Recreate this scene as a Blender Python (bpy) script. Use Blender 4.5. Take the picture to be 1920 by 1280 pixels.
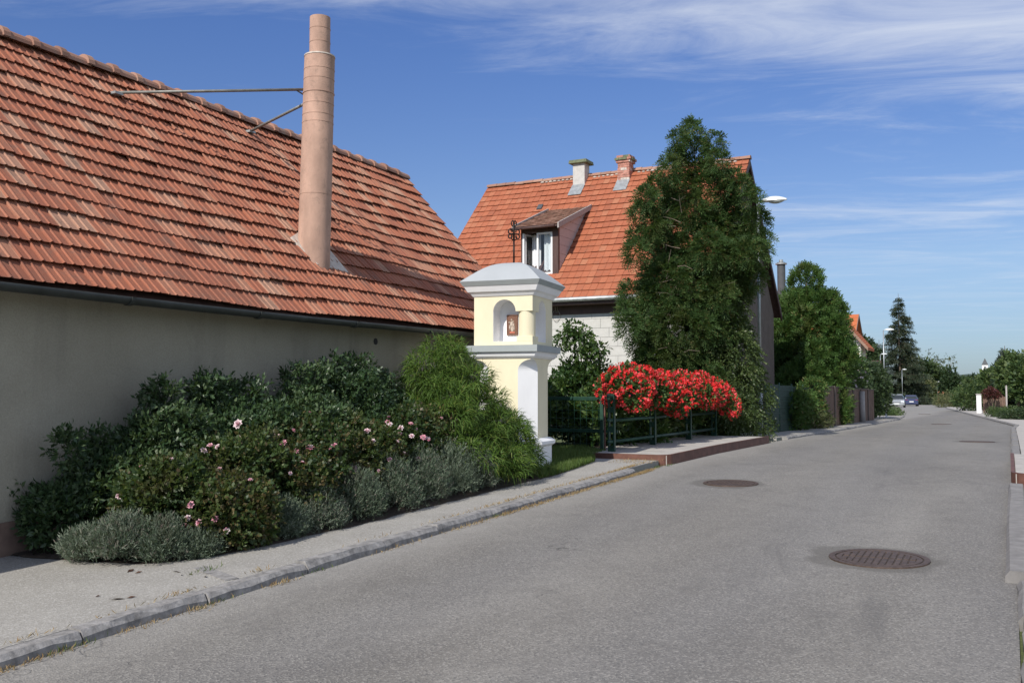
import bpy, math
import numpy as np
from mathutils import Vector, Matrix

# ------------------------------------------------------------------ camera, sky, sun
for o in list(bpy.data.objects): bpy.data.objects.remove(o)
SC = bpy.context.scene
COL = SC.collection
F, HZ, EYE = 1800.0, 735.0, 1.65              # focal length in photo pixels, horizon row, eye height
TH = math.atan(930/1800.0)                    # the road runs 27 degrees to the right of the view
PITCH = math.atan((HZ-640)/F)
cam = bpy.data.cameras.new('camera'); cob = bpy.data.objects.new('camera', cam); COL.objects.link(cob)
cam.sensor_width = 36.0; cam.lens = 36.0*F/1920; cam.clip_end = 8000; cam.clip_start = 0.05
cob.location = (0, 0, EYE); cob.rotation_euler = (math.pi/2+PITCH, 0, TH)
SC.camera = cob

SUN_DIR = Vector((-0.045, -0.787, 0.616)).normalized()        # towards the sun
SUN_EL = math.asin(SUN_DIR.z)
sun = bpy.data.lights.new('sun', 'SUN'); sun.energy = 4.9; sun.angle = math.radians(0.53); sun.color = (1.0, 0.95, 0.87)
sob = bpy.data.objects.new('sun', sun); COL.objects.link(sob); sob.location = (0, -10, 30)
sob.rotation_euler = (-SUN_DIR).to_track_quat('-Z', 'Y').to_euler()

world = bpy.data.worlds.new('World'); SC.world = world; world.use_nodes = True
SKY_STRENGTH = 0.128
def build_world():
    nt = world.node_tree; N = nt.nodes; L = nt.links
    for n in list(N): N.remove(n)
    out = N.new('ShaderNodeOutputWorld'); bg = N.new('ShaderNodeBackground'); L.new(bg.outputs[0], out.inputs[0])
    bg.inputs[1].default_value = SKY_STRENGTH
    sky = N.new('ShaderNodeTexSky'); sky.sky_type = 'NISHITA'; sky.sun_disc = False
    sky.sun_elevation = SUN_EL; sky.sun_rotation = math.atan2(SUN_DIR.x, SUN_DIR.y)
    sky.altitude = 300; sky.air_density = 1.0; sky.dust_density = 0.6; sky.ozone_density = 2.2
    tc = N.new('ShaderNodeTexCoord'); sep = N.new('ShaderNodeSeparateXYZ'); L.new(tc.outputs['Generated'], sep.inputs[0])
    def M(op, a, b=None, c=None, clamp=False):
        n = N.new('ShaderNodeMath'); n.operation = op; n.use_clamp = clamp
        for i, v in enumerate((a, b, c)):
            if v is None: continue
            if isinstance(v, (int, float)): n.inputs[i].default_value = v
            else: L.new(v, n.inputs[i])
        return n.outputs[0]
    zz = M('MAXIMUM', sep.outputs[2], 0.02)
    qx = M('DIVIDE', sep.outputs[0], zz); qy = M('DIVIDE', sep.outputs[1], zz)
    s, c = math.sin(TH), math.cos(TH)
    fw = M('ADD', M('MULTIPLY', qx, -s), M('MULTIPLY', qy, c))       # cloud layer, along the view
    rt = M('ADD', M('MULTIPLY', qx, c), M('MULTIPLY', qy, s))        # cloud layer, across it
    def noise(sx, sy, ox, oy, scale, detail, rough, dist):
        cb = N.new('ShaderNodeCombineXYZ')
        L.new(M('MULTIPLY_ADD', rt, sx, ox), cb.inputs[0]); L.new(M('MULTIPLY_ADD', fw, sy, oy), cb.inputs[1])
        n = N.new('ShaderNodeTexNoise'); n.inputs['Scale'].default_value = scale; n.inputs['Detail'].default_value = detail
        n.inputs['Roughness'].default_value = rough; n.inputs['Distortion'].default_value = dist
        L.new(cb.outputs[0], n.inputs['Vector']); return n.outputs[0]
    sh = M('MULTIPLY_ADD', fw, 0.55, rt); rt0 = rt; rt = sh               # streaks drift across the view
    n1 = noise(0.62, 1.35, 3.1, 1.7, 1.5, 10, 0.66, 0.9)
    n2 = noise(0.30, 0.75, 7.3, 4.2, 0.8, 4, 0.5, 0.3)
    rt = rt0
    # a sheet of cirrus overhead whose ragged edge lies across the view, thin wisps beyond it
    edge = M('MULTIPLY_ADD', rt, 0.20, 2.72)
    cover = M('MULTIPLY', M('SUBTRACT', edge, fw), 0.55)
    cover = M('MINIMUM', M('MAXIMUM', cover, -0.16), 0.19)
    side = M('MINIMUM', M('MAXIMUM', M('MULTIPLY', rt, 0.085), -0.13), 0.13)
    d = M('ADD', M('ADD', n1, M('MULTIPLY', M('SUBTRACT', n2, 0.5), 0.55)), M('ADD', cover, side))
    mr = N.new('ShaderNodeMapRange'); mr.interpolation_type = 'SMOOTHSTEP'
    L.new(d, mr.inputs['Value']); mr.inputs['From Min'].default_value = 0.38; mr.inputs['From Max'].default_value = 1.04
    mr.inputs['To Min'].default_value = 0.0; mr.inputs['To Max'].default_value = 0.78
    # clouds thin out into the air near the horizon
    hz = N.new('ShaderNodeMapRange'); L.new(sep.outputs[2], hz.inputs['Value'])
    hz.inputs['From Min'].default_value = 0.0; hz.inputs['From Max'].default_value = 0.16
    fac = M('MULTIPLY', mr.outputs[0], hz.outputs[0])
    mix = N.new('ShaderNodeMix'); mix.data_type = 'RGBA'
    L.new(fac, mix.inputs['Factor'])
    hs = N.new('ShaderNodeHueSaturation'); hs.inputs['Saturation'].default_value = 1.05; hs.inputs['Hue'].default_value = 0.505
    L.new(sky.outputs[0], hs.inputs['Color'])
    air = N.new('ShaderNodeValToRGB'); L.new(sep.outputs[2], air.inputs[0]); cr = air.color_ramp
    for p, c in ((0.0, (.46, .58, .86)), (.13, (.90, .93, 1.04)), (.36, (.76, .93, 1.27)), (1.0, (.74, .92, 1.27))):
        e = cr.elements[0] if p == 0 else (cr.elements[-1] if p == 1 else cr.elements.new(p))
        e.position = p; e.color = (*[v/1.3 for v in c], 1)
    tint = N.new('ShaderNodeMix'); tint.data_type = 'RGBA'; tint.blend_type = 'MULTIPLY'; tint.inputs['Factor'].default_value = 1
    L.new(hs.outputs[0], tint.inputs['A']); L.new(air.outputs[0], tint.inputs['B'])
    L.new(tint.outputs['Result'], mix.inputs['A']); mix.inputs['B'].default_value = (6.0, 6.4, 7.1, 1)
    L.new(mix.outputs['Result'], bg.inputs[0])
build_world()
SC.view_settings.view_transform = 'Standard'; SC.view_settings.look = 'None'
SC.view_settings.exposure = 0.0; SC.view_settings.gamma = 1.0; SC.view_settings.use_curve_mapping = False
SC.cycles.max_bounces = 6; SC.cycles.transparent_max_bounces = 8
SC.cycles.use_denoising = True

# ------------------------------------------------------------------ pixel rays and the ground's profile
CAM = np.array([0, 0, EYE])
def ray(px, py):
    a = (px-960)/F; b = (640-py)/F
    fw = math.cos(PITCH)-b*math.sin(PITCH); up = math.sin(PITCH)+b*math.cos(PITCH)
    return np.array([a*math.cos(TH)-fw*math.sin(TH), a*math.sin(TH)+fw*math.cos(TH), up])
def onX(px, py, x): d = ray(px, py); return CAM+d*x/d[0]
def onY(px, py, y): d = ray(px, py); return CAM+d*y/d[1]
def onP(px, py, p0, nn): d = ray(px, py); return CAM+d*(np.dot(np.array(p0)-CAM, nn)/np.dot(d, nn))
def atD(px, py, t): return CAM+ray(px, py)*t
def proj(p):
    v = np.array(p, float)-CAM
    f0 = -v[0]*math.sin(TH)+v[1]*math.cos(TH); r = v[0]*math.cos(TH)+v[1]*math.sin(TH)
    fw = f0*math.cos(PITCH)+v[2]*math.sin(PITCH); up = -f0*math.sin(PITCH)+v[2]*math.cos(PITCH)
    if fw < 0.1: return (-9999, -9999, fw)
    return (960+F*r/fw, 640-F*up/fw, fw)
GS = np.array([-60, -20, -5, 0, 3.5, 5.7, 10.4, 14.7, 18, 25, 32.4, 40, 50, 95, 125, 195, 290, 420, 3500.])
GZ = np.array([-1, -.7, -.18, 0, .13, .208, .345, .465, .49, .47, .39, .335, .27, .08, -.1, -.5, -1.9, -5, -6.])
def gz(y): return float(np.interp(y, GS, GZ))

# ------------------------------------------------------------------ helpers
RNG = np.random.default_rng(7)
ORG = {}
def link(o, parent=None):
    COL.objects.link(o)
    if parent is not None: o.parent = parent
    return o
def org(o): return ORG.get(o.name, np.zeros(3)) if o is not None else np.zeros(3)
def tag(o, label=None, cat=None, group=None, kind=None):
    if label: o['label'] = label
    if cat: o['category'] = cat
    if group: o['group'] = group
    if kind: o['kind'] = kind
    return o
def thing(name, label, cat, loc=(0, 0, 0), group=None):
    o = bpy.data.objects.new(name, None); link(o); o.location = loc; o.empty_display_size = 0.2
    ORG[o.name] = np.array(loc, float)
    return tag(o, label, cat, group)
def setting(name):
    o = bpy.data.objects.new(name, None); link(o); ORG[o.name] = np.zeros(3); o['kind'] = 'structure'; return o
def npmesh(name, V, faces, mats, mi=None, smooth=False, var=None):
    me = bpy.data.meshes.new(name)
    V = np.asarray(V, np.float32)
    if isinstance(faces, np.ndarray):
        n, k = faces.shape
        me.vertices.add(len(V)); me.vertices.foreach_set('co', V.ravel())
        me.loops.add(n*k); me.loops.foreach_set('vertex_index', faces.astype(np.int32).ravel())
        me.polygons.add(n); me.polygons.foreach_set('loop_start', np.arange(0, n*k, k, dtype=np.int32))
        me.polygons.foreach_set('loop_total', np.full(n, k, np.int32))
        me.update(calc_edges=True)
    else:
        me.from_pydata([tuple(map(float, v)) for v in V], [], [tuple(int(i) for i in f) for f in faces])
    for m in (mats if isinstance(mats, (list, tuple)) else [mats]): me.materials.append(m)
    if mi is not None: me.polygons.foreach_set('material_index', np.asarray(mi, np.int32))
    if smooth: me.polygons.foreach_set('use_smooth', np.ones(len(me.polygons), bool))
    if var is not None:
        at = me.attributes.new('var', 'FLOAT', 'FACE'); at.data.foreach_set('value', np.asarray(var, np.float32))
    me.validate(); me.update()
    return me
def obj(name, me, parent=None, kind=None):
    o = bpy.data.objects.new(name, me); link(o, parent)
    ORG[o.name] = org(parent)
    if kind: o['kind'] = kind
    return o

class MB:
    """collects shapes in world coordinates; build() makes ONE mesh object under a parent"""
    def __init__(s): s.v = []; s.f = []; s.m = []
    def add(s, verts, faces, mi=0):
        b = len(s.v); s.v += [tuple(map(float, v)) for v in verts]
        s.f += [tuple(int(i)+b for i in f) for f in faces]; s.m += [mi]*len(faces); return s
    def hexa(s, c, mi=0):       # 8 corners, bottom ring then top ring
        return s.add(c, [(3, 2, 1, 0), (4, 5, 6, 7), (0, 1, 5, 4), (1, 2, 6, 5), (2, 3, 7, 6), (3, 0, 4, 7)], mi)
    def box(s, lo, hi, mi=0):
        (x0, y0, z0), (x1, y1, z1) = lo, hi
        return s.hexa([(x0, y0, z0), (x1, y0, z0), (x1, y1, z0), (x0, y1, z0), (x0, y0, z1), (x1, y0, z1), (x1, y1, z1), (x0, y1, z1)], mi)
    def tube(s, pts, r, n=10, mi=0, caps=True):
        pts = [np.array(p, float) for p in pts]; rs = r if isinstance(r, (list, tuple)) else [r]*len(pts)
        rings = []; pu = None
        for i, p in enumerate(pts):
            d = pts[min(i+1, len(pts)-1)]-pts[max(i-1, 0)]; d = d/(np.linalg.norm(d)+1e-9)
            if pu is None:
                u = np.cross(d, [0, 0, 1]) if abs(d[2]) < .9 else np.cross(d, [0, 1, 0])
            else: u = pu-d*np.dot(pu, d)
            u = u/(np.linalg.norm(u)+1e-9); pu = u; w = np.cross(d, u)
            rings.append([p+rs[i]*(math.cos(2*math.pi*k/n)*u+math.sin(2*math.pi*k/n)*w) for k in range(n)])
        V = [q for ring in rings for q in ring]; Fc = []
        for i in range(len(rings)-1):
            for k in range(n):
                a = i*n+k; b = i*n+(k+1) % n; Fc.append((b, a, a+n, b+n))
        if caps: Fc.append(tuple(range(n))); Fc.append(tuple(reversed(range((len(rings)-1)*n, len(rings)*n))))
        return s.add(V, Fc, mi)
    def prism(s, base, top, mi=0, capmi=None):
        n = len(base); cm = mi if capmi is None else capmi
        s.add(list(base)+list(top), [(k, (k+1) % n, (k+1) % n+n, k+n) for k in range(n)], mi)
        s.add(list(base), [tuple(reversed(range(n)))], cm); s.add(list(top), [tuple(range(n))], cm); return s
    def sphere(s, c, r, nu=10, nv=6, mi=0, sz=1.0):
        V = []; 
        for j in range(nv+1):
            t = math.pi*j/nv
            for i in range(nu):
                a = 2*math.pi*i/nu; V.append((c[0]+r*math.sin(t)*math.cos(a), c[1]+r*math.sin(t)*math.sin(a), c[2]+sz*r*math.cos(t)))
        return s.add(V, [(j*nu+i, (j+1)*nu+i, (j+1)*nu+(i+1) % nu, j*nu+(i+1) % nu) for j in range(nv) for i in range(nu)], mi)
    def mesh(s, name, mats, o=np.zeros(3), smooth=False, var=None):
        V = np.array(s.v)-o
        return npmesh(name, V, s.f, mats, s.m, smooth, var)
    def build(s, name, mats, parent=None, smooth=False, bevel=0, kind=None, auto=False):
        me = s.mesh(name, mats, org(parent), smooth or auto)
        o = obj(name, me, parent, kind)
        if auto:
            me.set_sharp_from_angle(angle=math.radians(35))
        if bevel:
            m = o.modifiers.new('bevel', 'BEVEL'); m.width = bevel; m.segments = 2; m.limit_method = 'ANGLE'; m.angle_limit = math.radians(40)
        return o
def copy_tree(o, parent=None):
    c = o.copy(); link(c); c.parent = parent
    ORG[c.name] = org(o)
    for ch in list(o.children): copy_tree(ch, c)
    return c

# ------------------------------------------------------------------ materials
MATS = {}
def new_mat(name):
    m = bpy.data.materials.new(name); m.use_nodes = True; nt = m.node_tree
    b = nt.nodes['Principled BSDF']; MATS[name] = m
    return m, nt, b, nt.nodes, nt.links
def wpos(N): return N.new('ShaderNodeNewGeometry').outputs['Position']
def noise(nt, vec, scale, detail=4, rough=.55, dist=0.0, sc=None):
    N, L = nt.nodes, nt.links
    n = N.new('ShaderNodeTexNoise'); n.inputs['Scale'].default_value = scale; n.inputs['Detail'].default_value = detail
    n.inputs['Roughness'].default_value = rough; n.inputs['Distortion'].default_value = dist
    if sc is not None:
        mp = N.new('ShaderNodeVectorMath'); mp.operation = 'MULTIPLY'; mp.inputs[1].default_value = sc; L.new(vec, mp.inputs[0]); vec = mp.outputs[0]
    L.new(vec, n.inputs['Vector']); return n.outputs[0]
def ramp(nt, fac, stops, interp='LINEAR'):
    r = nt.nodes.new('ShaderNodeValToRGB'); nt.links.new(fac, r.inputs[0]); cr = r.color_ramp; cr.interpolation = interp
    while len(cr.elements) < len(stops): cr.elements.new(.5)
    for e, (p, c) in zip(cr.elements, stops): e.position = p; e.color = (*c, 1) if len(c) == 3 else c
    return r.outputs[0]
def mixc(nt, fac, a, b, mode='MIX'):
    m = nt.nodes.new('ShaderNodeMix'); m.data_type = 'RGBA'; m.blend_type = mode
    for s, v in (('Factor', fac), ('A', a), ('B', b)):
        if isinstance(v, (int, float)): m.inputs[s].default_value = v
        elif isinstance(v, tuple): m.inputs[s].default_value = (*v, 1)
        else: nt.links.new(v, m.inputs[s])
    return m.outputs['Result']
def math_(nt, op, a, b=None, clamp=False):
    n = nt.nodes.new('ShaderNodeMath'); n.operation = op; n.use_clamp = clamp
    for i, v in enumerate((a, b)):
        if v is None: continue
        if isinstance(v, (int, float)): n.inputs[i].default_value = v
        else: nt.links.new(v, n.inputs[i])
    return n.outputs[0]
def bump(nt, b, h, strength, dist):
    n = nt.nodes.new('ShaderNodeBump'); n.inputs['Strength'].default_value = strength; n.inputs['Distance'].default_value = dist
    nt.links.new(h, n.inputs['Height']); nt.links.new(n.outputs[0], b.inputs['Normal'])
def plain(name, c, rough=.6, metal=0.0, vary=.25, scale=6.0, bmp=0.0, bscale=60., bdist=.004, sc=None, spec=.4):
    m, nt, b, N, L = new_mat(name)
    p = wpos(N); n = noise(nt, p, scale, 6, .6, sc=sc)
    lo = tuple(x*(1-vary) for x in c); hi = tuple(min(1, x*(1+vary)) for x in c)
    L.new(ramp(nt, n, [(.3, lo), (.7, hi)]), b.inputs['Base Color'])
    b.inputs['Roughness'].default_value = rough; b.inputs['Metallic'].default_value = metal
    b.inputs['Specular IOR Level'].default_value = spec
    if bmp: bump(nt, b, noise(nt, p, bscale, 5, .65), bmp, bdist)
    return m
def varfac(nt):
    """0..1 per piece: from the object when it stands alone, from the 'var' attribute inside a joined mesh"""
    N, L = nt.nodes, nt.links
    oi = N.new('ShaderNodeObjectInfo'); at = N.new('ShaderNodeAttribute'); at.attribute_name = 'var'
    return math_(nt, 'FRACT', math_(nt, 'ADD', oi.outputs['Random'], at.outputs['Fac']))
def leafmat(name, stops, rough=.45, trans=.3, spec=.4, patch=None):
    m, nt, b, N, L = new_mat(name)
    col = ramp(nt, varfac(nt), stops)
    if patch:
        n = noise(nt, wpos(N), patch[1], 3, .6)
        f = ramp(nt, n, [(patch[2], (0, 0, 0)), (patch[2]+.16, (1, 1, 1))])
        col = mixc(nt, math_(nt, 'MULTIPLY', f, patch[3]), col, patch[0])
    L.new(col, b.inputs['Base Color']); b.inputs['Roughness'].default_value = rough
    b.inputs['Specular IOR Level'].default_value = spec
    tr = N.new('ShaderNodeBsdfTranslucent'); mx = N.new('ShaderNodeMixShader'); mx.inputs[0].default_value = trans
    t2 = mixc(nt, .5, col, (.25, .35, .03)); L.new(mixc(nt, .6, col, t2), tr.inputs['Color'])
    L.new(b.outputs[0], mx.inputs[1]); L.new(tr.outputs[0], mx.inputs[2])
    L.new(mx.outputs[0], N['Material Output'].inputs['Surface'])
    return m
def tilemat(name, stops, grime, gamt, streak=None):
    m, nt, b, N, L = new_mat(name)
    p = wpos(N)
    v = varfac(nt); big = noise(nt, p, .55, 4, .6)
    f = math_(nt, 'ADD', math_(nt, 'MULTIPLY', v, .62), math_(nt, 'MULTIPLY', big, .38))
    col = ramp(nt, f, stops)
    g = noise(nt, p, 5.5, 7, .7, .6)
    col = mixc(nt, math_(nt, 'MULTIPLY', ramp(nt, g, [(.50, (0, 0, 0)), (.72, (1, 1, 1))]), gamt), col, grime)
    fine = noise(nt, p, 70, 4, .7)
    col = mixc(nt, .35, col, ramp(nt, fine, [(.3, (.25, .22, .2)), (.7, (1, 1, 1))]), 'MULTIPLY')
    L.new(col, b.inputs['Base Color']); b.inputs['Roughness'].default_value = .78; b.inputs['Specular IOR Level'].default_value = .3
    bump(nt, b, fine, .35, .003)
    return m

def build_mats():
    # --- road asphalt: pale worn wheel paths, stone chips, cracks, darker repair haloes round the covers
    m, nt, b, N, L = new_mat('asphalt'); p = wpos(N)
    sep = N.new('ShaderNodeSeparateXYZ'); L.new(p, sep.inputs[0])
    base = noise(nt, p, .8, 5, .6, .3, (1, .35, 1))
    col = ramp(nt, base, [(.28, (.150, .140, .125)), (.72, (.236, .223, .200))])
    tr = math_(nt, 'SINE', math_(nt, 'MULTIPLY', math_(nt, 'ADD', sep.outputs[0], math_(nt, 'MULTIPLY', noise(nt, p, .25, 2), .7)), 3.3))
    col = mixc(nt, math_(nt, 'MULTIPLY', math_(nt, 'ADD', tr, 1.0), .13), col, (.135, .135, .142))
    chips = N.new('ShaderNodeTexVoronoi'); chips.inputs['Scale'].default_value = 92; L.new(p, chips.inputs['Vector'])
    cc = N.new('ShaderNodeSeparateColor'); L.new(chips.outputs['Color'], cc.inputs[0])
    col = mixc(nt, ramp(nt, cc.outputs[0], [(.55, (0, 0, 0)), (.95, (.50, .50, .50))]), col, (.38, .36, .325))
    col = mixc(nt, ramp(nt, cc.outputs[1], [(.70, (0, 0, 0)), (.98, (.55, .55, .55))]), col, (.075, .074, .075))
    pm = noise(nt, p, 2.3, 5, .7)
    col = mixc(nt, ramp(nt, pm, [(.50, (0, 0, 0)), (.75, (.45, .45, .45))]), col, (.13, .122, .112))
    oil = noise(nt, p, .9, 6, .72, .8, (1, .5, 1))
    col = mixc(nt, ramp(nt, oil, [(.57, (0, 0, 0)), (.68, (.42, .42, .42))]), col, (.105, .10, .095))
    # cracks
    wob = N.new('ShaderNodeTexNoise'); wob.inputs['Scale'].default_value = 2.4; wob.inputs['Detail'].default_value = 6; L.new(p, wob.inputs['Vector'])
    wv = N.new('ShaderNodeVectorMath'); wv.operation = 'MULTIPLY_ADD'; L.new(wob.outputs['Color'], wv.inputs[0]); wv.inputs[1].default_value = (.9, .9, 0); L.new(p, wv.inputs[2])
    cv = N.new('ShaderNodeTexVoronoi'); cv.feature = 'DISTANCE_TO_EDGE'; cv.inputs['Scale'].default_value = .75; L.new(wv.outputs[0], cv.inputs['Vector'])
    cr = ramp(nt, cv.outputs['Distance'], [(.0, (1, 1, 1)), (.0055, (0, 0, 0))])
    msk = ramp(nt, noise(nt, p, .45, 3), [(.56, (0, 0, 0)), (.66, (1, 1, 1))])
    lft = N.new('ShaderNodeMapRange'); L.new(sep.outputs[0], lft.inputs['Value']); lft.inputs['From Min'].default_value = -1.2; lft.inputs['From Max'].default_value = -3.0
    crk = math_(nt, 'MULTIPLY', math_(nt, 'MULTIPLY', cr, msk), lft.outputs[0])
    col = mixc(nt, math_(nt, 'MULTIPLY', crk, .75), col, (.05, .048, .045))
    for (mx, my, rr) in COVERS:
        d = N.new('ShaderNodeVectorMath'); d.operation = 'DISTANCE'; d.inputs[1].default_value = (mx-.05, my, gz(my)); L.new(p, d.inputs[0])
        dd = math_(nt, 'ADD', d.outputs['Value'], math_(nt, 'MULTIPLY', noise(nt, p, 3.0, 3), .35))
        col = mixc(nt, ramp(nt, dd, [(.0, (.6, .6, .6)), (rr+.28, (.6, .6, .6)), (rr+.36, (0, 0, 0))]), col, (.105, .098, .086))
    # pale grit along the left edge
    ed = N.new('ShaderNodeMapRange'); L.new(sep.outputs[0], ed.inputs['Value']); ed.inputs['From Min'].default_value = -4.2; ed.inputs['From Max'].default_value = -5.0
    col = mixc(nt, math_(nt, 'MULTIPLY', ed.outputs[0], math_(nt, 'MULTIPLY', noise(nt, p, 9, 5, .7), .75)), col, (.36, .345, .32))
    L.new(col, b.inputs['Base Color']); b.inputs['Roughness'].default_value = .86; b.inputs['Specular IOR Level'].default_value = .35
    hh = math_(nt, 'SUBTRACT', math_(nt, 'ADD', chips.outputs['Distance'], noise(nt, p, 30, 4, .7)), math_(nt, 'MULTIPLY', crk, 1.5))
    bump(nt, b, hh, .5, .006)
    # --- pavement asphalt, paler
    m, nt, b, N, L = new_mat('pavement'); p = wpos(N)
    col = ramp(nt, noise(nt, p, 1.6, 6, .65), [(.25, (.250, .236, .210)), (.75, (.325, .310, .280))])
    chips = N.new('ShaderNodeTexVoronoi'); chips.inputs['Scale'].default_value = 95; L.new(p, chips.inputs['Vector'])
    cc = N.new('ShaderNodeSeparateColor'); L.new(chips.outputs['Color'], cc.inputs[0])
    col = mixc(nt, ramp(nt, cc.outputs[0], [(.6, (0, 0, 0)), (1, (.5, .5, .5))]), col, (.55, .53, .5))
    col = mixc(nt, ramp(nt, cc.outputs[1], [(.76, (0, 0, 0)), (1, (.4, .4, .4))]), col, (.16, .155, .145))
    col = mixc(nt, ramp(nt, noise(nt, p, 4, 5, .7), [(.58, (0, 0, 0)), (.75, (.4, .4, .4))]), col, (.22, .205, .185))
    L.new(col, b.inputs['Base Color']); b.inputs['Roughness'].default_value = .9
    bump(nt, b, math_(nt, 'ADD', chips.outputs['Distance'], noise(nt, p, 40, 4)), .45, .004)
    # --- barn render
    m, nt, b, N, L = new_mat('render_wall'); p = wpos(N)
    col = ramp(nt, noise(nt, p, .9, 6, .65, .2), [(.25, (.330, .306, .240)), (.75, (.430, .402, .322))])
    st = noise(nt, p, 2.2, 5, .6, 0, (1, 1, .12))
    col = mixc(nt, ramp(nt, st, [(.55, (0, 0, 0)), (.75, (.35, .35, .35))]), col, (.19, .18, .155))
    col = mixc(nt, ramp(nt, noise(nt, p, 7, 6, .7), [(.62, (0, 0, 0)), (.75, (.2, .2, .2))]), col, (.43, .42, .38))
    L.new(col, b.inputs['Base Color']); b.inputs['Roughness'].default_value = .93; b.inputs['Specular IOR Level'].default_value = .2
    gr = noise(nt, p, 55, 3, .8)
    col = mixc(nt, .35, col, ramp(nt, gr, [(.35, (.55, .55, .55)), (.65, (1, 1, 1))]), 'MULTIPLY')
    sk = noise(nt, p, 1.3, 4, .6, .2, (1, 1, .06))
    col = mixc(nt, ramp(nt, sk, [(.62, (0, 0, 0)), (.72, (.35, .35, .35))]), col, (.54, .51, .43))
    dm = noise(nt, p, 1.1, 5, .65, .5)
    col = mixc(nt, ramp(nt, dm, [(.56, (0, 0, 0)), (.70, (.40, .40, .40))]), col, (.17, .16, .135))
    L.new(col, b.inputs['Base Color'])
    bump(nt, b, noise(nt, p, 70, 5, .75), .7, .008)
    tilemat('barn_tile', [(.12, (.25, .105, .066)), (.30, (.35, .128, .076)), (.52, (.40, .145, .082)), (.68, (.43, .185, .112)), (.80, (.46, .26, .175)), (.93, (.29, .15, .105))], (.16, .125, .098), .60)
    tilemat('house_tile', [(.1, (.33, .105, .055)), (.35, (.40, .126, .063)), (.65, (.435, .143, .072)), (.85, (.45, .18, .097)), (.97, (.35, .16, .10))], (.24, .13, .085), .45)
    tilemat('ridge_tile', [(.1, (.26, .15, .11)), (.5, (.38, .20, .14)), (.9, (.45, .27, .20))], (.28, .25, .21), .8)
    tilemat('dormer_tile', [(.1, (.17, .09, .06)), (.5, (.26, .13, .085)), (.9, (.34, .20, .14))], (.12, .10, .06), .8)
    tilemat('far_tile', [(.1, (.46, .13, .05)), (.9, (.60, .18, .07))], (.4, .14, .07), .3)
    plain('plinth', (.20, .138, .108), .9, vary=.3, scale=5, bmp=.4)
    plain('gutter', (.045, .050, .047), .55, .1, .3, 5)
    plain('zinc', (.38, .40, .40), .5, .5, .25, 7)
    plain('chimney_plaster', (.44, .285, .215), .9, vary=.22, scale=4.5, bmp=.4, bscale=35, bdist=.006, sc=(1, 1, .45))
    m = MATS['chimney_plaster']; nt = m.node_tree; b = nt.nodes['Principled BSDF']; src = b.inputs['Base Color'].links[0].from_socket; p = wpos(nt.nodes)
    c2 = mixc(nt, ramp(nt, noise(nt, p, 9, 7, .75, .6), [(.54, (0, 0, 0)), (.70, (.55, .55, .55))]), src, (.20, .145, .115))
    c2 = mixc(nt, ramp(nt, noise(nt, p, 2.2, 5, .6, .3, (1, 1, .3)), [(.52, (0, 0, 0)), (.66, (.40, .40, .40))]), c2, (.30, .21, .165))
    nt.links.new(c2, b.inputs['Base Color'])
    plain('mortar', (.52, .46, .40), .9, vary=.25, scale=12, bmp=.4)
    plain('steel_rod', (.22, .22, .20), .6, .4, .3, 9)
    plain('dark_steel', (.06, .055, .05), .6, .3, .4, 30)
    plain('shrine_cream', (.73, .665, .475), .85, vary=.07, scale=3.5, sc=(1, 1, .4), bmp=.15, bscale=90)
    plain('shrine_white', (.82, .82, .825), .85, vary=.06, scale=3.5, sc=(1, 1, .4), bmp=.15, bscale=90)
    plain('shrine_grey', (.34, .37, .37), .8, vary=.06, scale=4, bmp=.15, bscale=80)
    plain('shrine_cap', (.37, .395, .41), .8, vary=.04, scale=3, bmp=.1, bscale=80)
    plain('wrought_iron', (.022, .018, .016), .5, .6, .3, 40)
    plain('panel_grey', (.53, .52, .49), .8, vary=.06, scale=9, bmp=.12, bscale=40)
    plain('panel_joint', (.20, .195, .18), .9, vary=.1, scale=9)
    plain('panel_pink', (.50, .43, .41), .8, vary=.05, scale=8)
    plain('gable_brown', (.125, .10, .085), .9, vary=.2, scale=4, bmp=.3, bscale=50)
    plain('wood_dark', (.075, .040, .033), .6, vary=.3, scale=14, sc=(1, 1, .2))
    plain('wood_grey', (.36, .33, .31), .8, vary=.2, scale=20)
    plain('white_paint', (.80, .80, .79), .45, vary=.04, scale=5)
    plain('curtain', (.80, .81, .83), .9, vary=.08, scale=25, sc=(1, 1, .05))
    plain('brick', (.42, .20, .15), .9, vary=.35, scale=9, bmp=.5, bscale=40)
    plain('concrete', (.40, .375, .34), .9, vary=.18, scale=4, bmp=.4, bscale=60)
    plain('chimney_concrete', (.50, .48, .45), .9, vary=.15, scale=8, bmp=.3)
    plain('moss_cap', (.14, .155, .09), .9, vary=.35, scale=12, bmp=.4)
    plain('rust_edge', (.135, .062, .045), .65, .2, .35, 7, .3, 40)
    plain('kerb_stone', (.25, .24, .23), .85, vary=.42, scale=14, bmp=.6, bscale=26, bdist=.012)
    plain('kerb_concrete', (.21, .20, .19), .9, vary=.2, scale=9, bmp=.5, bscale=60)
    plain('paver', (.50, .49, .46), .9, vary=.14, scale=8, bmp=.4)
    plain('cast_iron', (.115, .082, .066), .62, .5, .35, 25, .3, 80, .002)
    plain('cover_pit', (.055, .042, .036), .9, vary=.3, scale=20)
    plain('soil', (.07, .052, .038), .95, vary=.4, scale=12, bmp=.7, bscale=30, bdist=.02)
    plain('meadow', (.085, .105, .04), .95, vary=.4, scale=1.5, bmp=.6, bscale=12, bdist=.05)
    plain('green_paint', (.028, .075, .052), .4, .2, .25, 9)
    plain('dark_green_paint', (.017, .055, .036), .4, .2, .3, 9)
    plain('planter', (.025, .03, .022), .7, vary=.2, scale=10)
    plain('bark', (.12, .09, .065), .95, vary=.4, scale=14, bmp=.8, bscale=25, bdist=.02, sc=(1, 1, .25))
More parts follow.
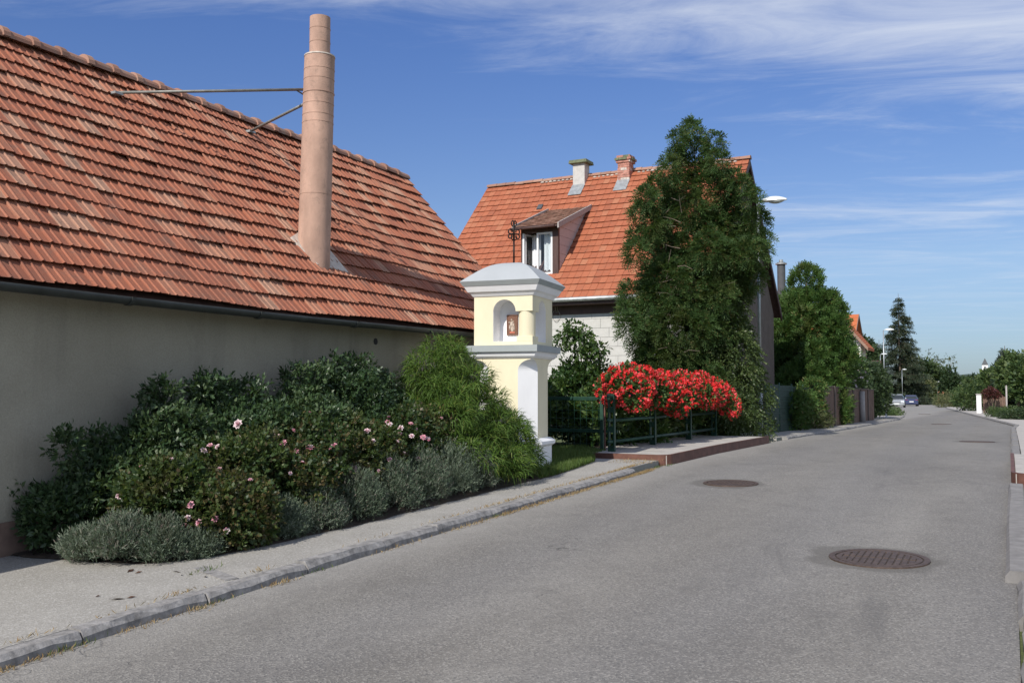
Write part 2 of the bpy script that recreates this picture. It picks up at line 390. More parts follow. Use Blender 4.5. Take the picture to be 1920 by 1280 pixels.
    plain('twig', (.20, .16, .12), .9, vary=.3, scale=10)
    plain('galvanised', (.42, .45, .46), .45, .7, .12, 6)
    plain('lamp_white', (.72, .74, .73), .35, .1, .05, 4)
    plain('lamp_glass', (.55, .58, .56), .15, 0, .05, 4, spec=.6)
    plain('fence_brown', (.150, .094, .070), .85, vary=.35, scale=6, sc=(1, 1, .35), bmp=.3)
    plain('fence_mesh', (.012, .036, .024), .6, vary=.3, scale=8)
    plain('house_white', (.72, .71, .68), .9, vary=.06, scale=3)
    plain('barge_board', (.26, .165, .12), .7, vary=.2, scale=10)
    plain('wall_orange', (.42, .20, .08), .85, vary=.15, scale=4)
    plain('far_stone', (.34, .32, .30), .9, vary=.2, scale=3)
    plain('slate', (.07, .075, .08), .7, vary=.2, scale=4)
    plain('tyre', (.02, .02, .02), .85, vary=.2, scale=20)
    plain('rim', (.45, .45, .46), .35, .8, .1, 10)
    plain('tail_light', (.40, .02, .015), .25, 0, .1, 20)
    plain('head_light', (.75, .76, .76), .12, 0, .05, 20, spec=.7)
    for nm, c in (('car_silver', (.42, .44, .46)), ('car_dark', (.035, .04, .05)), ('car_blue', (.06, .075, .16)), ('car_pale', (.40, .44, .50)), ('car_grey', (.10, .12, .13))):
        m = plain(nm, c, .3, .35, .04, 3); m.node_tree.nodes['Principled BSDF'].inputs['Coat Weight'].default_value = .6
    g = plain('car_glass', (.03, .036, .04), .06, 0, .1, 3, spec=.7)
    # window glass: real transparency with a sky reflection
    m, nt, b, N, L = new_mat('window_glass'); b.inputs['Base Color'].default_value = (.85, .9, .9, 1); b.inputs['Roughness'].default_value = .02
    tr = N.new('ShaderNodeBsdfTransparent'); gl = N.new('ShaderNodeBsdfGlossy'); gl.inputs['Roughness'].default_value = .02
    fr = N.new('ShaderNodeFresnel'); fr.inputs[0].default_value = 1.5
    mx = N.new('ShaderNodeMixShader'); L.new(math_(nt, 'MULTIPLY', fr.outputs[0], 1.4, True), mx.inputs[0]); L.new(tr.outputs[0], mx.inputs[1]); L.new(gl.outputs[0], mx.inputs[2])
    tr.inputs[0].default_value = (.82, .86, .86, 1)
    L.new(mx.outputs[0], N['Material Output'].inputs['Surface'])
    plain('room_dark', (.05, .05, .055), .9)
    # relief in the shrine: brown ground with paler raised figures
    plain('relief_brown', (.17, .085, .055), .55, .3, .35, 60, .5, 90)
    plain('relief_pale', (.48, .40, .33), .5, .3, .35, 70, .5, 90)
    plain('relief_red', (.45, .14, .09), .5, .2, .3, 70)
    # --- foliage
    leafmat('laurel', [(0, (.022, .050, .020)), (.45, (.044, .086, .034)), (.85, (.075, .120, .052)), (1, (.12, .165, .075))], .42, .2, .45)
    leafmat('rose_leaf', [(0, (.022, .048, .016)), (.5, (.048, .085, .026)), (.78, (.085, .115, .034)), (.9, (.10, .070, .035)), (1, (.15, .12, .045))], .5, .3, patch=((.10, .055, .03), 2.6, .53, .5))
    leafmat('lavender_leaf', [(0, (.055, .085, .055)), (.5, (.125, .160, .110)), (.85, (.205, .24, .185)), (1, (.17, .135, .12))], .75, .2, .2, patch=((.13, .09, .075), 3.0, .60, .55))
    leafmat('thread_leaf', [(0, (.036, .080, .014)), (.5, (.080, .150, .024)), (.88, (.125, .205, .034)), (1, (.17, .17, .045))], .6, .3, .3)
    leafmat('thuja_leaf', [(0, (.026, .060, .016)), (.5, (.055, .105, .028)), (.85, (.085, .135, .038)), (1, (.13, .11, .04))], .6, .3, .3, patch=((.12, .125, .04), 1.1, .54, .4))
    leafmat('thuja_bright', [(0, (.024, .062, .014)), (.5, (.052, .112, .024)), (.85, (.085, .145, .034)), (1, (.15, .12, .04))], .6, .25, .3, patch=((.12, .095, .03), .8, .58, .45))
    leafmat('ivy_leaf', [(0, (.030, .058, .018)), (.5, (.064, .098, .030)), (.85, (.105, .140, .048)), (1, (.17, .16, .07))], .45, .3)
    leafmat('bush_leaf', [(0, (.020, .055, .014)), (.5, (.045, .092, .024)), (.9, (.085, .140, .038)), (1, (.12, .17, .05))], .4, .3)
    leafmat('geranium_leaf', [(0, (.03, .07, .016)), (.6, (.06, .115, .028)), (1, (.10, .16, .045))], .55, .3)
    leafmat('tree_dark', [(0, (.014, .032, .013)), (.6, (.030, .058, .021)), (1, (.058, .085, .030))], .6, .2)
    leafmat('tree_mid', [(0, (.030, .062, .020)), (.6, (.062, .105, .032)), (1, (.11, .15, .045))], .6, .3)
    leafmat('tree_olive', [(0, (.055, .072, .028)), (.6, (.098, .115, .045)), (1, (.16, .15, .07))], .6, .3)
    leafmat('spruce_needle', [(0, (.016, .030, .017)), (.6, (.030, .050, .026)), (1, (.060, .068, .036))], .6, .15)
    leafmat('blue_spruce', [(0, (.06, .085, .08)), (.6, (.10, .13, .12)), (1, (.15, .18, .16))], .6, .15)
    leafmat('red_leaf', [(0, (.06, .015, .018)), (1, (.12, .03, .03))], .5, .3)
    leafmat('grass', [(0, (.045, .09, .018)), (.6, (.085, .145, .03)), (1, (.14, .17, .05))], .6, .35)
    leafmat('dry_grass', [(0, (.23, .14, .065)), (.6, (.36, .25, .12)), (1, (.45, .36, .2))], .8, .3)
    leafmat('dead_leaf', [(0, (.06, .03, .02)), (1, (.13, .07, .045))], .7, .1)
    leafmat('red_petal', [(0, (.60, .018, .020)), (.55, (.80, .040, .042)), (1, (.88, .13, .15))], .5, .25, .2)
    leafmat('pink_petal', [(0, (.78, .30, .40)), (.4, (.84, .52, .60)), (1, (.88, .80, .80))], .5, .3, .2)
    leafmat('pale_petal', [(0, (.62, .45, .52)), (1, (.82, .72, .76))], .5, .3, .2)
    leafmat('hill_forest', [(0, (.045, .065, .055)), (1, (.065, .09, .07))], .9, 0.0, .1)
COVERS = [(-0.977, 8.436, .39), (-3.37, 12.963, .365), (-0.702, 25.655, .39), (-2.547, 44.23, .39), (-5.0, 69.5, .39), (-1.80, 4.02, .39)]
build_mats()
G = MATS

# ------------------------------------------------------------------ foliage generators
def unit(a): return a/(np.linalg.norm(a, axis=-1, keepdims=True)+1e-9)
def rdir(n, rng): return unit(rng.normal(size=(n, 3)))
def leaf_quads(P, D, S, Ln, Wd, fold=0.15):
    """diamond leaves: base P, direction D, side S"""
    Ln = np.asarray(Ln).reshape(-1, 1); Wd = np.asarray(Wd).reshape(-1, 1)
    S = unit(S-D*np.sum(S*D, -1, keepdims=True)); Nn = np.cross(D, S)
    mid = P+D*Ln*.45
    V = np.stack([P, mid+S*Wd*.5+Nn*Wd*fold, P+D*Ln, mid-S*Wd*.5+Nn*Wd*fold], 1).reshape(-1, 3)
    Fc = np.arange(len(P)*4).reshape(-1, 4)
    return V, Fc
def lobe_points(lobes, n, rng, inner=.5, cut=.72):
    C = np.array([l[0] for l in lobes], float); R = np.array([l[1] for l in lobes], float)
    if R.ndim == 1: R = np.repeat(R[:, None], 3, 1)
    w = (R[:, 0]*R[:, 1]+R[:, 1]*R[:, 2]+R[:, 0]*R[:, 2]); w = w/w.sum()
    outP, outD = [], []; tot = 0
    while tot < n:
        m = int((n-tot)*1.7)+20
        i = rng.choice(len(C), m, p=w); d = rdir(m, rng)
        u = rng.random(m); r = 1-inner*u**2.2
        P = C[i]+d*R[i]*r[:, None]
        keep = np.ones(m, bool)
        for j in range(len(C)):
            q = np.sum(((P-C[j])/R[j])**2, 1)
            keep &= ~((q < cut*cut) & (i != j) & (rng.random(m) < .93))
        outP.append(P[keep]); outD.append(unit(d[keep]/R[i][keep])); tot += keep.sum()
    return np.concatenate(outP)[:n], np.concatenate(outD)[:n]
def twigs(P, D, rng, k, tl, Ln, Wd, up=.2, jit=.5, planar=False, droop=0.0, fwd=.6):
    """k leaves along each twig that starts at P and grows along D"""
    n = len(P)
    d = unit(D+rng.normal(size=(n, 3))*jit+np.array([0, 0, up]))
    side = unit(np.cross(d, rdir(n, rng))); oth = np.cross(d, side)
    PP, DD, SS, VV = [], [], [], []
    tv = rng.random(n)
    for j in range(k):
        f = (j+.3)/k
        pos = P+d*(tl*f)+np.array([0, 0, -droop*tl*f*f])
        ang = (j % 2)*math.pi+(0 if planar else j*2.4)+rng.normal(size=n)*.35
        sd = side*np.cos(ang)[:, None]+oth*np.sin(ang)[:, None]*(0.25 if planar else 1)
        if j == k-1: sd = sd*.15
        ld = unit(d*fwd+sd+np.array([0, 0, -droop*.8*f])+rng.normal(size=(n, 3))*.12)
        PP.append(pos); DD.append(ld); SS.append(np.cross(ld, oth if not planar else side*0+np.cross(d, sd)) if not planar else np.cross(ld, np.cross(d, sd)+1e-6)); VV.append(tv*.65+rng.random(n)*.35)
    P2 = np.concatenate(PP); D2 = np.concatenate(DD); S2 = np.concatenate(SS); v = np.concatenate(VV)
    m = len(P2); sc = .7+.6*rng.random(m)
    V, Fc = leaf_quads(P2, D2, S2, Ln*sc, Wd*sc)
    return V, Fc, v
def join(parts):
    Vs, Fs, vs = [], [], []; b = 0
    for V, Fc, v in parts: Vs.append(V); Fs.append(Fc+b); vs.append(v); b += len(V)
    return np.concatenate(Vs), np.concatenate(Fs), np.concatenate(vs)
def foliage(name, data, mat, parent, kind=None):
    V, Fc, v = data
    return obj(name, npmesh(name, V-org(parent), Fc, G[mat], var=np.clip(v, 0, .999)), parent, kind)
def mound(c, r, n, lr, rng, zmin=-.4, squash=1.0):
    """lobes spread over an ellipsoid so that the outline is uneven"""
    out = [(np.array(c), np.array(r)*.72)]
    for _ in range(n):
        d = rdir(1, rng)[0]
        while d[2] < zmin: d = rdir(1, rng)[0]
        s = lr*(.6+.8*rng.random())
        out.append((np.array(c)+d*np.array(r)*(.62+.32*rng.random()), np.array([s, s, s*squash])))
    return out
def stems(parent, base, tips, r0, r1, mat='bark', name='stem'):
    mb = MB()
    for t in tips:
        b = np.array(base)+RNG.normal(size=3)*np.array([.03, .03, 0]); t = np.array(t); m = (b+t)/2+RNG.normal(size=3)*.06
        mb.tube([b, m, t], [r0, (r0+r1)/2, r1], 6)
    return mb.build(name, G[mat], parent, True)

# ================================================================== THE SETTING
YS = sorted(set(list(np.arange(-15, 60, 1.5))+list(np.arange(60, 235, 5))+[g for g in GS if -15 <= g <= 230]))
LEY = [-15, 52, 60, 80, 105, 130, 180, 235]; LEX = [-4.97, -4.97, -5.4, -7.4, -9.8, -12.8, -17.5, -26]
REY = [-15, 37, 42, 50, 67, 105, 140, 180, 235]; REX = [0.0, .05, .2, -.5, -2.1, -5.6, -7.6, -10.5, -18]
def le(y): return float(np.interp(y, LEY, LEX))
def re_(y): return float(np.interp(y, REY, REX))
def strip(name, ys, xa, xb, dz, mat, parent=None, kind='structure', nx=1, depth=0):
    """a sheet along the road between the lines xa(y) and xb(y), dz above the ground's profile"""
    V, Fc = [], []
    for y in ys:
        for i in range(nx+1):
            f = i/nx; V.append((xa(y)*(1-f)+xb(y)*f, y, gz(y)+dz))
    n = len(ys)
    for j in range(n-1):
        for i in range(nx):
            a = j*(nx+1)+i; Fc.append((a, a+1, a+nx+2, a+nx+1))
    if depth:
        o = len(V); k = nx+1
        V += [(x, y, z-depth) for x, y, z in V]
        for j in range(n-1):
            for a, b in ((j*k, (j+1)*k), ((j+1)*k+nx, j*k+nx)): Fc.append((a, b, b+o, a+o))
        for j in (0, n-1):
            for i in range(nx): 
                a = j*k+i; b = a+1
                Fc.append((b, a, a+o, b+o) if j == 0 else (a, b, b+o, a+o))
    return obj(name, npmesh(name, V, Fc, G[mat]), parent, kind if parent is None else None)
gy = sorted(set([g for g in GS]+[-400, 600, 1000, 2000]))
strip('ground', gy, lambda y: -2500, lambda y: 2500, -.05, 'meadow')
strip('road', YS, le, re_, 0, 'asphalt')
ysl = [y for y in YS if y <= 15]+[15.05]
strip('pavement', ysl, lambda y: -7.6, lambda y: -5.09, .074, 'pavement', depth=.2)
strip('far_pavement', [y for y in YS if 23 <= y <= 62], lambda y: le(y)-1.9, lambda y: le(y)-.12, .06, 'pavement', depth=.2)
strip('opposite_pavement', [y for y in YS if y <= 14]+[14.2], lambda y: .16, lambda y: 3.2, .055, 'concrete', depth=.2)
strip('opposite_far_pavement', [18.3]+[y for y in YS if 18.3 < y < 180], lambda y: re_(y)+.14, lambda y: re_(y)+2.2, .07, 'concrete', depth=.2)

def kerb_line(name, ya, yb, xf, w, hgt, step, mat, side=-1, seed=1):
    """kerb > stones, each its own block with worn edges and a joint"""
    rng = np.random.default_rng(seed)
    root = setting(name)
    y = ya
    while y < yb-.2:
        ln = step*(.85+.3*rng.random()); y1 = min(y+ln, yb)
        j = rng.normal(size=3)*.006
        V, Fc = [], []; ns = 5
        for i in range(ns+1):
            yy = y+.008+(y1-y-.016)*i/ns; x = xf(yy); g = gz(yy)
            n1, n2, n3 = rng.normal(size=3)*.005
            e = .004 if 0 < i < ns else -.006
            sec = [(0, -.12), (0.0+n1, hgt-.035+n3+e), (.03+n2, hgt+j[2]+n1*.6), (w-.012, hgt+j[2]+.002), (w, hgt-.01), (w, -.12)]
            for (a, b) in sec: V.append((x+side*a+j[0], yy, g+b))
        k = 6
        for i in range(ns):
            for q in range(k-1):
                a = i*k+q; fq = (a, a+1, a+k+1, a+k); Fc.append(fq if side > 0 else fq[::-1])
        e0 = tuple(range(k)); e1 = tuple(ns*k+q for q in range(k))
        Fc += [e0[::-1], e1] if side > 0 else [e0, e1[::-1]]
        obj('kerb_stone', npmesh('kerb_stone', V, Fc, G[mat]), root)
        y = y1
    return root
kerb_line('kerb', -2, 13.75, lambda y: -4.95, .14, .078, 1.05, 'kerb_stone', -1, 3)
kerb_line('far_kerb', 24.6, 62, lambda y: le(y)+.02, .14, .065, 1.2, 'kerb_stone', -1, 4)
kerb_line('opposite_far_kerb', 18.3, 110, lambda y: re_(y)-.02, .15, .075, 1.4, 'kerb_concrete', 1, 5)
kerb_line('opposite_kerb', 7.9, 13.55, lambda y: -.07+(y-8)*.004, .17, .085, 5.8, 'kerb_concrete', 1, 6)
kerb_line('opposite_low_kerb', -1, 7.8, lambda y: .03, .13, .05, 1.0, 'kerb_concrete', 1, 8)

# drain stone let into the pavement, from the bed to the kerb
mb = MB(); a = np.array([-5.66, 5.62]); b_ = np.array([-5.11, 5.40]); d = (b_-a)/np.linalg.norm(b_-a); nn = np.array([-d[1], d[0]])*.055
q = [a+nn, b_+nn, b_-nn, a-nn]
mb.prism([(p[0], p[1], gz(p[1])+.02) for p in q], [(p[0], p[1], gz(p[1])+.082) for p in q])
o = mb.build('gutter_stone', G['kerb_stone'], None, bevel=.008); tag(o, kind='structure')

# paving blocks on the opposite pavement
root = setting('paving'); rng = np.random.default_rng(12)
pm = MB().box((-.145, -.145, -.05), (.145, .145, 0)).mesh('paving_block', G['paver'])
for i in range(5):
    for j in range(25):
        x = .31+i*.305; y = 6.2+j*.305+(i % 2)*.15
        if y > 13.9: continue
        o = obj('paving_block', pm, root); o.location = (x, y, gz(y)+.078+rng.normal()*.003); o.rotation_euler = (math.atan(.03)+rng.normal()*.008, rng.normal()*.01, rng.normal()*.01)
# bridge deck across the road: brown steel edge, concrete slabs
def deck(name, xa, xb, ya, yb, side, top):
    r = setting(name)
    g = lambda y: gz(y)+top
    ys = list(np.linspace(ya+.06, yb-.03, 5))
    for i in range(4):
        y0, y1 = ys[i]+.006, ys[i+1]-.006; x0, x1 = sorted((xa+side*.055, xb))
        mb = MB().hexa([(x0, y0, g(y0)-.16), (x1, y0, g(y0)-.16), (x1, y1, g(y1)-.16), (x0, y1, g(y1)-.16), (x0, y0, g(y0)), (x1, y0, g(y0)), (x1, y1, g(y1)), (x0, y1, g(y1))])
        mb.build('slab', G['concrete'], r, bevel=.006)
    mb = MB(); ye = np.linspace(ya, yb, 7)
    pts = [(xb, ya), (xa+side*.22, ya)]+[(xa+side*(.22-.22*math.sin(t)), ya+.22*(1-math.cos(t))) for t in np.linspace(.3, math.pi/2, 5)]+[(xa, y) for y in ye[1:]]
    for (p, q2) in zip(pts[:-1], pts[1:]):
        dv = np.array([q2[0]-p[0], q2[1]-p[1]]); dv /= np.linalg.norm(dv); n2 = np.array([-dv[1], dv[0]])*(.05 if side > 0 else -.05)*(-1)
        p2 = (p[0]+n2[0], p[1]+n2[1]); q3 = (q2[0]+n2[0], q2[1]+n2[1])
        cor = [p, q2, q3, p2] if side > 0 else [p, p2, q3, q2]
        mb.hexa([(c[0], c[1], gz(c[1])-.05) for c in cor]+[(c[0], c[1], g(c[1])+.012) for c in cor])
    mb.build('edge_beam', G['rust_edge'], r)
    return r
deck('bridge_deck', -4.93, -6.75, 15.08, 22.45, -1, .15)
deck('opposite_bridge_deck', .0, 2.6, 14.2, 18.25, 1, .13)

# planting bed soil along the barn, and the grass bank under the shrine
def patch(name, edge, xw, dzf, mat, n=8, rng=np.random.default_rng(5)):
    V, Fc = [], []
    ys = np.linspace(edge[0][0], edge[-1][0], 36)
    for y in ys:
        xe = float(np.interp(y, [e[0] for e in edge], [e[1] for e in edge]))+rng.normal()*.02
        for i in range(n+1):
            f = i/n; V.append((xe+(xw-xe)*f, y, gz(y)+dzf(f, y)+(rng.normal()*.008 if i else -.0)))
    for j in range(len(ys)-1):
        for i in range(n): a = j*(n+1)+i; Fc.append((a+1, a, a+n+1, a+n+2))
    o = obj(name, npmesh(name, V, Fc, G[mat], smooth=True)); o['kind'] = 'structure'; return o
patch('planting_bed', [(5.34, -7.3), (5.42, -6.5), (5.62, -6.05), (6.1, -5.86), (6.6, -5.80), (8, -5.73), (10, -5.72), (12.0, -5.75)], -7.58, lambda f, y: .078+.07*min(1, f*1.6)*min(1, (y-5.3)*1.2), 'soil')
patch('grass_bank', [(11.9, -5.74), (12.3, -5.72), (13.3, -5.82), (14.4, -5.98), (15.0, -6.25), (17.5, -6.6)], -9.6, lambda f, y: .075+.075*min(1, f*8), 'soil')

# manhole covers
def cover(x, y, r, label, slots=True):
    t = thing('manhole_cover', label, 'manhole cover', (x, y, gz(y)), 'manhole covers in the road')
    sl = (gz(y+.5)-gz(y-.5)); Z = lambda yy, h: gz(y)+sl*(yy-y)+h
    def ring(r0, r1, h0, h1, name, mat, n=40, parent=None):
        mb = MB()
        for k in range(n):
            a0, a1 = 2*math.pi*k/n, 2*math.pi*(k+1)/n
            P = lambda rr, a, h: (x+rr*math.cos(a), y+rr*math.sin(a), Z(y+rr*math.sin(a), h))
            mb.add([P(r0, a0, h1), P(r1, a0, h1), P(r1, a1, h1), P(r0, a1, h1)], [(0, 1, 2, 3)])
            mb.add([P(r1, a0, h0), P(r1, a1, h0), P(r1, a1, h1), P(r1, a0, h1)], [(0, 1, 2, 3)])
            if r0 > 0: mb.add([P(r0, a0, h0), P(r0, a0, h1), P(r0, a1, h1), P(r0, a1, h0)], [(0, 1, 2, 3)])
        return mb.build(name, G[mat], parent)
    ring(0, r*.985, -.02, .004, 'pit', 'cover_pit', parent=t)
    ring(r*.88, r, -.02, .012, 'frame', 'cast_iron', parent=t)
    ring(r*.74, r*.845, -.02, .011, 'lid_rim', 'cast_iron', parent=t)
    mb = MB(); w = r*.058
    cnt = 11
    for i in range(cnt):
        xx = (i-(cnt-1)/2)*r*.132
        for s in (-1, 1):
            y0 = r*.035; y1 = math.sqrt(max(0, (r*.745)**2-xx**2))
            if y1-y0 < .03: continue
            ya, yb = y+s*y0, y+s*y1
            if ya > yb: ya, yb = yb, ya
            (rb := MB()).hexa([(x+xx-w, ya, Z(ya, 0)), (x+xx+w, ya, Z(ya, 0)), (x+xx+w, yb, Z(yb, 0)), (x+xx-w, yb, Z(yb, 0)),
                     (x+xx-w*.8, ya, Z(ya, .0115)), (x+xx+w*.8, ya, Z(ya, .0115)), (x+xx+w*.8, yb, Z(yb, .0115)), (x+xx-w*.8, yb, Z(yb, .0115))])
            rb.build('rib', G['cast_iron'], t)
    return t
CL = ['round cast iron cover with ribbed lid, beside the grey kerb block', 'round rusty cover in the lane beside the low footbridge slab',
      'thin looking iron cover in the road past the footbridge', 'small dark iron cover in the road near the brown board fence',
      'tiny dark iron cover far down the road before the parked cars', 'iron cover in the foreground road, only its rim showing']
for (x, y, r), lb in zip(COVERS, CL): cover(x, y, r, lb)

# ================================================================== THE BARN
WX, EX, EZ, RX, RZ, BY0, BY1 = -7.566, -7.235, 2.585, -9.938, 5.655, -3.0, 14.87
barn = thing('barn', 'long low barn with grey rendered wall and weathered red tile roof', 'barn', (WX, 6, gz(6)))
slope = np.array([RX-EX, 0, RZ-EZ]); SL = np.linalg.norm(slope); su = slope/SL; sn = np.array([-su[2]*-1, 0, 0]); sn = np.array([su[2], 0, -su[0]])
wob = lambda y, s: .018*math.sin(y*1.3+s*.7)+.014*math.sin(y*.55+1.2)+.010*math.sin(s*1.9+y*2.1)
mb = MB().box((-12.3, BY0+.12, -.6), (WX, BY1-.18, 2.62))
mb.add([(WX, BY1-.18, 2.62), (-12.3, BY1-.18, 2.62), (RX, BY1-.18, RZ-.15)], [(0, 1, 2)]); mb.add([(WX, BY0+.12, 2.62), (-12.3, BY0+.12, 2.62), (RX, BY0+.12, RZ-.15)], [(2, 1, 0)])
wall = mb.build('wall', G['render_wall'], barn)
mb = MB()
for y0, y1 in zip(np.arange(BY0+.1, BY1-.2, .98), np.arange(BY0+.1, BY1-.2, .98)+.98):
    y1 = min(y1, BY1-.16); z0, z1 = gz(y0)+.36, gz(y1)+.36
    mb.hexa([(WX-.1, y0, -.7), (WX+.022, y0, -.7), (WX+.022, y1, -.7), (WX-.1, y1, -.7), (WX-.1, y0, z0), (WX+.022, y0, z0), (WX+.022, y1, z1), (WX-.1, y1, z1)])
mb.build('plinth', G['plinth'], barn)
# vent hole with a rim
v = onX(704, 640, WX); mb = MB(); mb.tube([(WX-.01, v[1], v[2]), (WX+.006, v[1], v[2])], .045, 14, 0); mb.build('vent', G['room_dark'], barn)
# roof deck under the tiles
mb = MB(); dn = sn*-.045
for sgn in (1, -1):
    E0 = np.array([EX, 0, EZ])+dn-su*.03; R0 = np.array([RX, 0, RZ])+dn
    if sgn < 0: E0 = np.array([2*RX-E0[0], 0, E0[2]])
    c = []
    for z in (-.06, 0):
        for (p, y) in ((E0, BY0), (R0, BY0), (R0, BY1), (E0, BY1)): c.append((p[0], y, p[2]+z))
    mb.hexa([c[k] for k in ((3, 2, 1, 0) if sgn > 0 else (0, 1, 2, 3))]+[c[k+4] for k in ((3, 2, 1, 0) if sgn > 0 else (0, 1, 2, 3))])
roof = mb.build('roof', G['wood_dark'], barn)
def tile_mesh(name, w, ln, prof, lift, thick, mat):
    n = len(prof); V = []
    for (x, z) in prof: V.append((x*w, 0, z+lift))
    for (x, z) in prof: V.append((x*w, ln, z))
    for (x, z) in prof: V.append((x*w, thick*.9, z+lift-thick))
    Fc = [(i, i+1, n+i+1, n+i) for i in range(n-1)]+[(2*n+i, 2*n+i+1, i+1, i) for i in range(n-1)]
    Fc += [(0, n, 2*n), (n-1, 3*n-1, 2*n-1)]
    return np.array(V), Fc
def lay_tiles(parent, name, V, Fc, mat, mats_list, limit=300):
    """the tiles that show largest are objects, the rest is one mesh"""
    def score(M):
        x, y, d = proj(np.array((M @ Vector((.1, .12, 0)))[:]))
        if not (-30 < x < 1950 and -30 < y < 1310): return 0
        return 1/d
    sc = np.array([score(M) for M in mats_list]); order = np.argsort(-sc); pick = set(order[:limit].tolist())
    me = npmesh(name, V, Fc, G[mat]); o0 = Vector(org(parent)); rest_v, rest_f, rest_var = [], [], []
    T = Matrix.Translation(-o0); rng = np.random.default_rng(1); b = 0
    VH = np.c_[V, np.ones(len(V))]
    for i, M in enumerate(mats_list):
        if i in pick:
            o = obj(name, me, parent); o.matrix_basis = T @ M
        else:
            W = VH @ np.array(M).T; rest_v.append(W[:, :3]-np.array(o0)); rest_f += [tuple(k+b for k in f) for f in Fc]; rest_var += [rng.random()]*len(Fc); b += len(V)
    if rest_v: obj(name+'_field', npmesh(name+'_field', np.concatenate(rest_v), rest_f, G[mat], var=rest_var), parent, 'stuff')
def frame(o, x, y, z): return Matrix(((x[0], y[0], z[0], o[0]), (x[1], y[1], z[1], o[1]), (x[2], y[2], z[2], o[2]), (0, 0, 0, 1)))
NR = 16; GA = SL/NR; TW = .205
prof = [(0, .006), (.02, .013), (.07, .015), (.11, .002), (.45, .0), (.49, .011), (.54, .012), (.585, .001), (.95, .0), (1.0, .004)]
V, Fc = tile_mesh('roof_tile', TW, GA+.055, prof, .038, .038, 'barn_tile')
ms = []; rng = np.random.default_rng(21)
CH = np.array([-7.97, 9.82])
for r in range(NR):
    for c in range(int((BY1-BY0)/TW)+1):
        y = BY1-(c+1)*TW; s = r*GA
        yo = y+(.5*TW if False else 0)
        p = np.array([EX, yo, EZ])+su*(s-.03)+sn*wob(yo, s)
        z = sn+rng.normal(size=3)*.012; z /= np.linalg.norm(z); x = np.array([0, 1., 0])+rng.normal(size=3)*.008
        x = x-z*np.dot(x, z); x /= np.linalg.norm(x); yv = np.cross(z, x)
        ms.append(frame(p+su*rng.normal()*.004+sn*rng.normal()*.003, x, yv, z))
# local x runs along the eave, y up the slope, z out of the roof
lay_tiles(roof, 'roof_tile', V, Fc, 'barn_tile', ms)
# back slope, seen only from elsewhere
mb = MB(); mb.hexa([(2*RX-EX, BY0, EZ-.04), (2*RX-EX, BY1, EZ-.04), (RX, BY1, RZ-.04), (RX, BY0, RZ-.04), (2*RX-EX, BY0, EZ), (2*RX-EX, BY1, EZ), (RX, BY1, RZ), (RX, BY0, RZ)])
mb.build('back_slope', G['barn_tile'], roof)
# ridge tiles with a collar of mortar at each joint
def half_round(mb, p0, p1, r0, r1, n=8, mi=0, drop=.7):
    p0 = np.array(p0); p1 = np.array(p1); d = (p1-p0)/np.linalg.norm(p1-p0); s = np.cross(d, [0, 0, 1.]); s /= np.linalg.norm(s); u = np.cross(s, d)
    V = []
    for p, r in ((p0, r0), (p1, r1)):
        for k in range(n+1):
            a = math.pi*(k/n); V.append(p+s*r*math.cos(a)+u*(r*math.sin(a)-r*.35))
    mb.add(V, [(k, k+1, k+n+2, k+n+1) for k in range(n)], mi)
    mb.add(V, [tuple(reversed(range(n+1))), tuple(range(n+1, 2*n+2))], mi)
y = BY1+.03; i = 0
rng = np.random.default_rng(4)
while y > BY0:
    y1 = y-.37; mb = MB(); zz = RZ+.0+wob(y, SL)*.6+rng.normal()*.005
    half_round(mb, (RX, y, zz), (RX, y1-.04, zz), .105, .125)
    mb.build('ridge_tile', G['ridge_tile'], roof)
    mb = MB(); half_round(mb, (RX, y1+.03, zz+.014), (RX, y1-.055, zz+.014), .128+.012*rng.random(), .132)
    mb.build('mortar_collar', G['ridge_tile'], roof); y = y1
# gutter: half pipe, joints and brackets
mb = MB(); n = 8; ys = np.arange(BY0, BY1+.01, .99); gx, gzz, gr = EX+.035, EZ-.055, .068
for ya, yb in zip(ys[:-1], ys[1:]):
    V = []
    for yy in (ya, yb):
        for rr in (gr, gr-.007):
            for k in range(n+1):
                a = math.pi+math.pi*k/n; V.append((gx+rr*math.cos(a), yy, gzz+rr*math.sin(a)+.012*math.sin(yy*.6)))
    m = 2*(n+1)
    for k in range(n): mb.add([], []) ; 
    mb.add(V, [(k, k+1, k+1+m, k+m) for k in range(n)]+[(n+1+k+1, n+1+k, n+1+k+m, n+1+k+1+m) for k in range(n)]+[(0, m, m+n+1, n+1), (n, n+n+1, m+n+n+1, m+n)])
gut = mb.build('gutter', G['gutter'], barn, True)
for y in np.arange(BY0+.6, BY1, 1.72):
    mb = MB(); 
    for k in range(n):
        a0, a1 = math.pi+math.pi*k/n, math.pi+math.pi*(k+1)/n; zz = gzz+.012*math.sin(y*.6)
        P = lambda a, yy, r: (gx+r*math.cos(a), yy, zz+r*math.sin(a))
        mb.hexa([P(a0, y, gr), P(a0, y+.045, gr), P(a1, y+.045, gr), P(a1, y, gr), P(a0, y, gr+.011), P(a0, y+.045, gr+.011), P(a1, y+.045, gr+.011), P(a1, y, gr+.011)])
    mb.build('bracket', G['gutter'], gut)
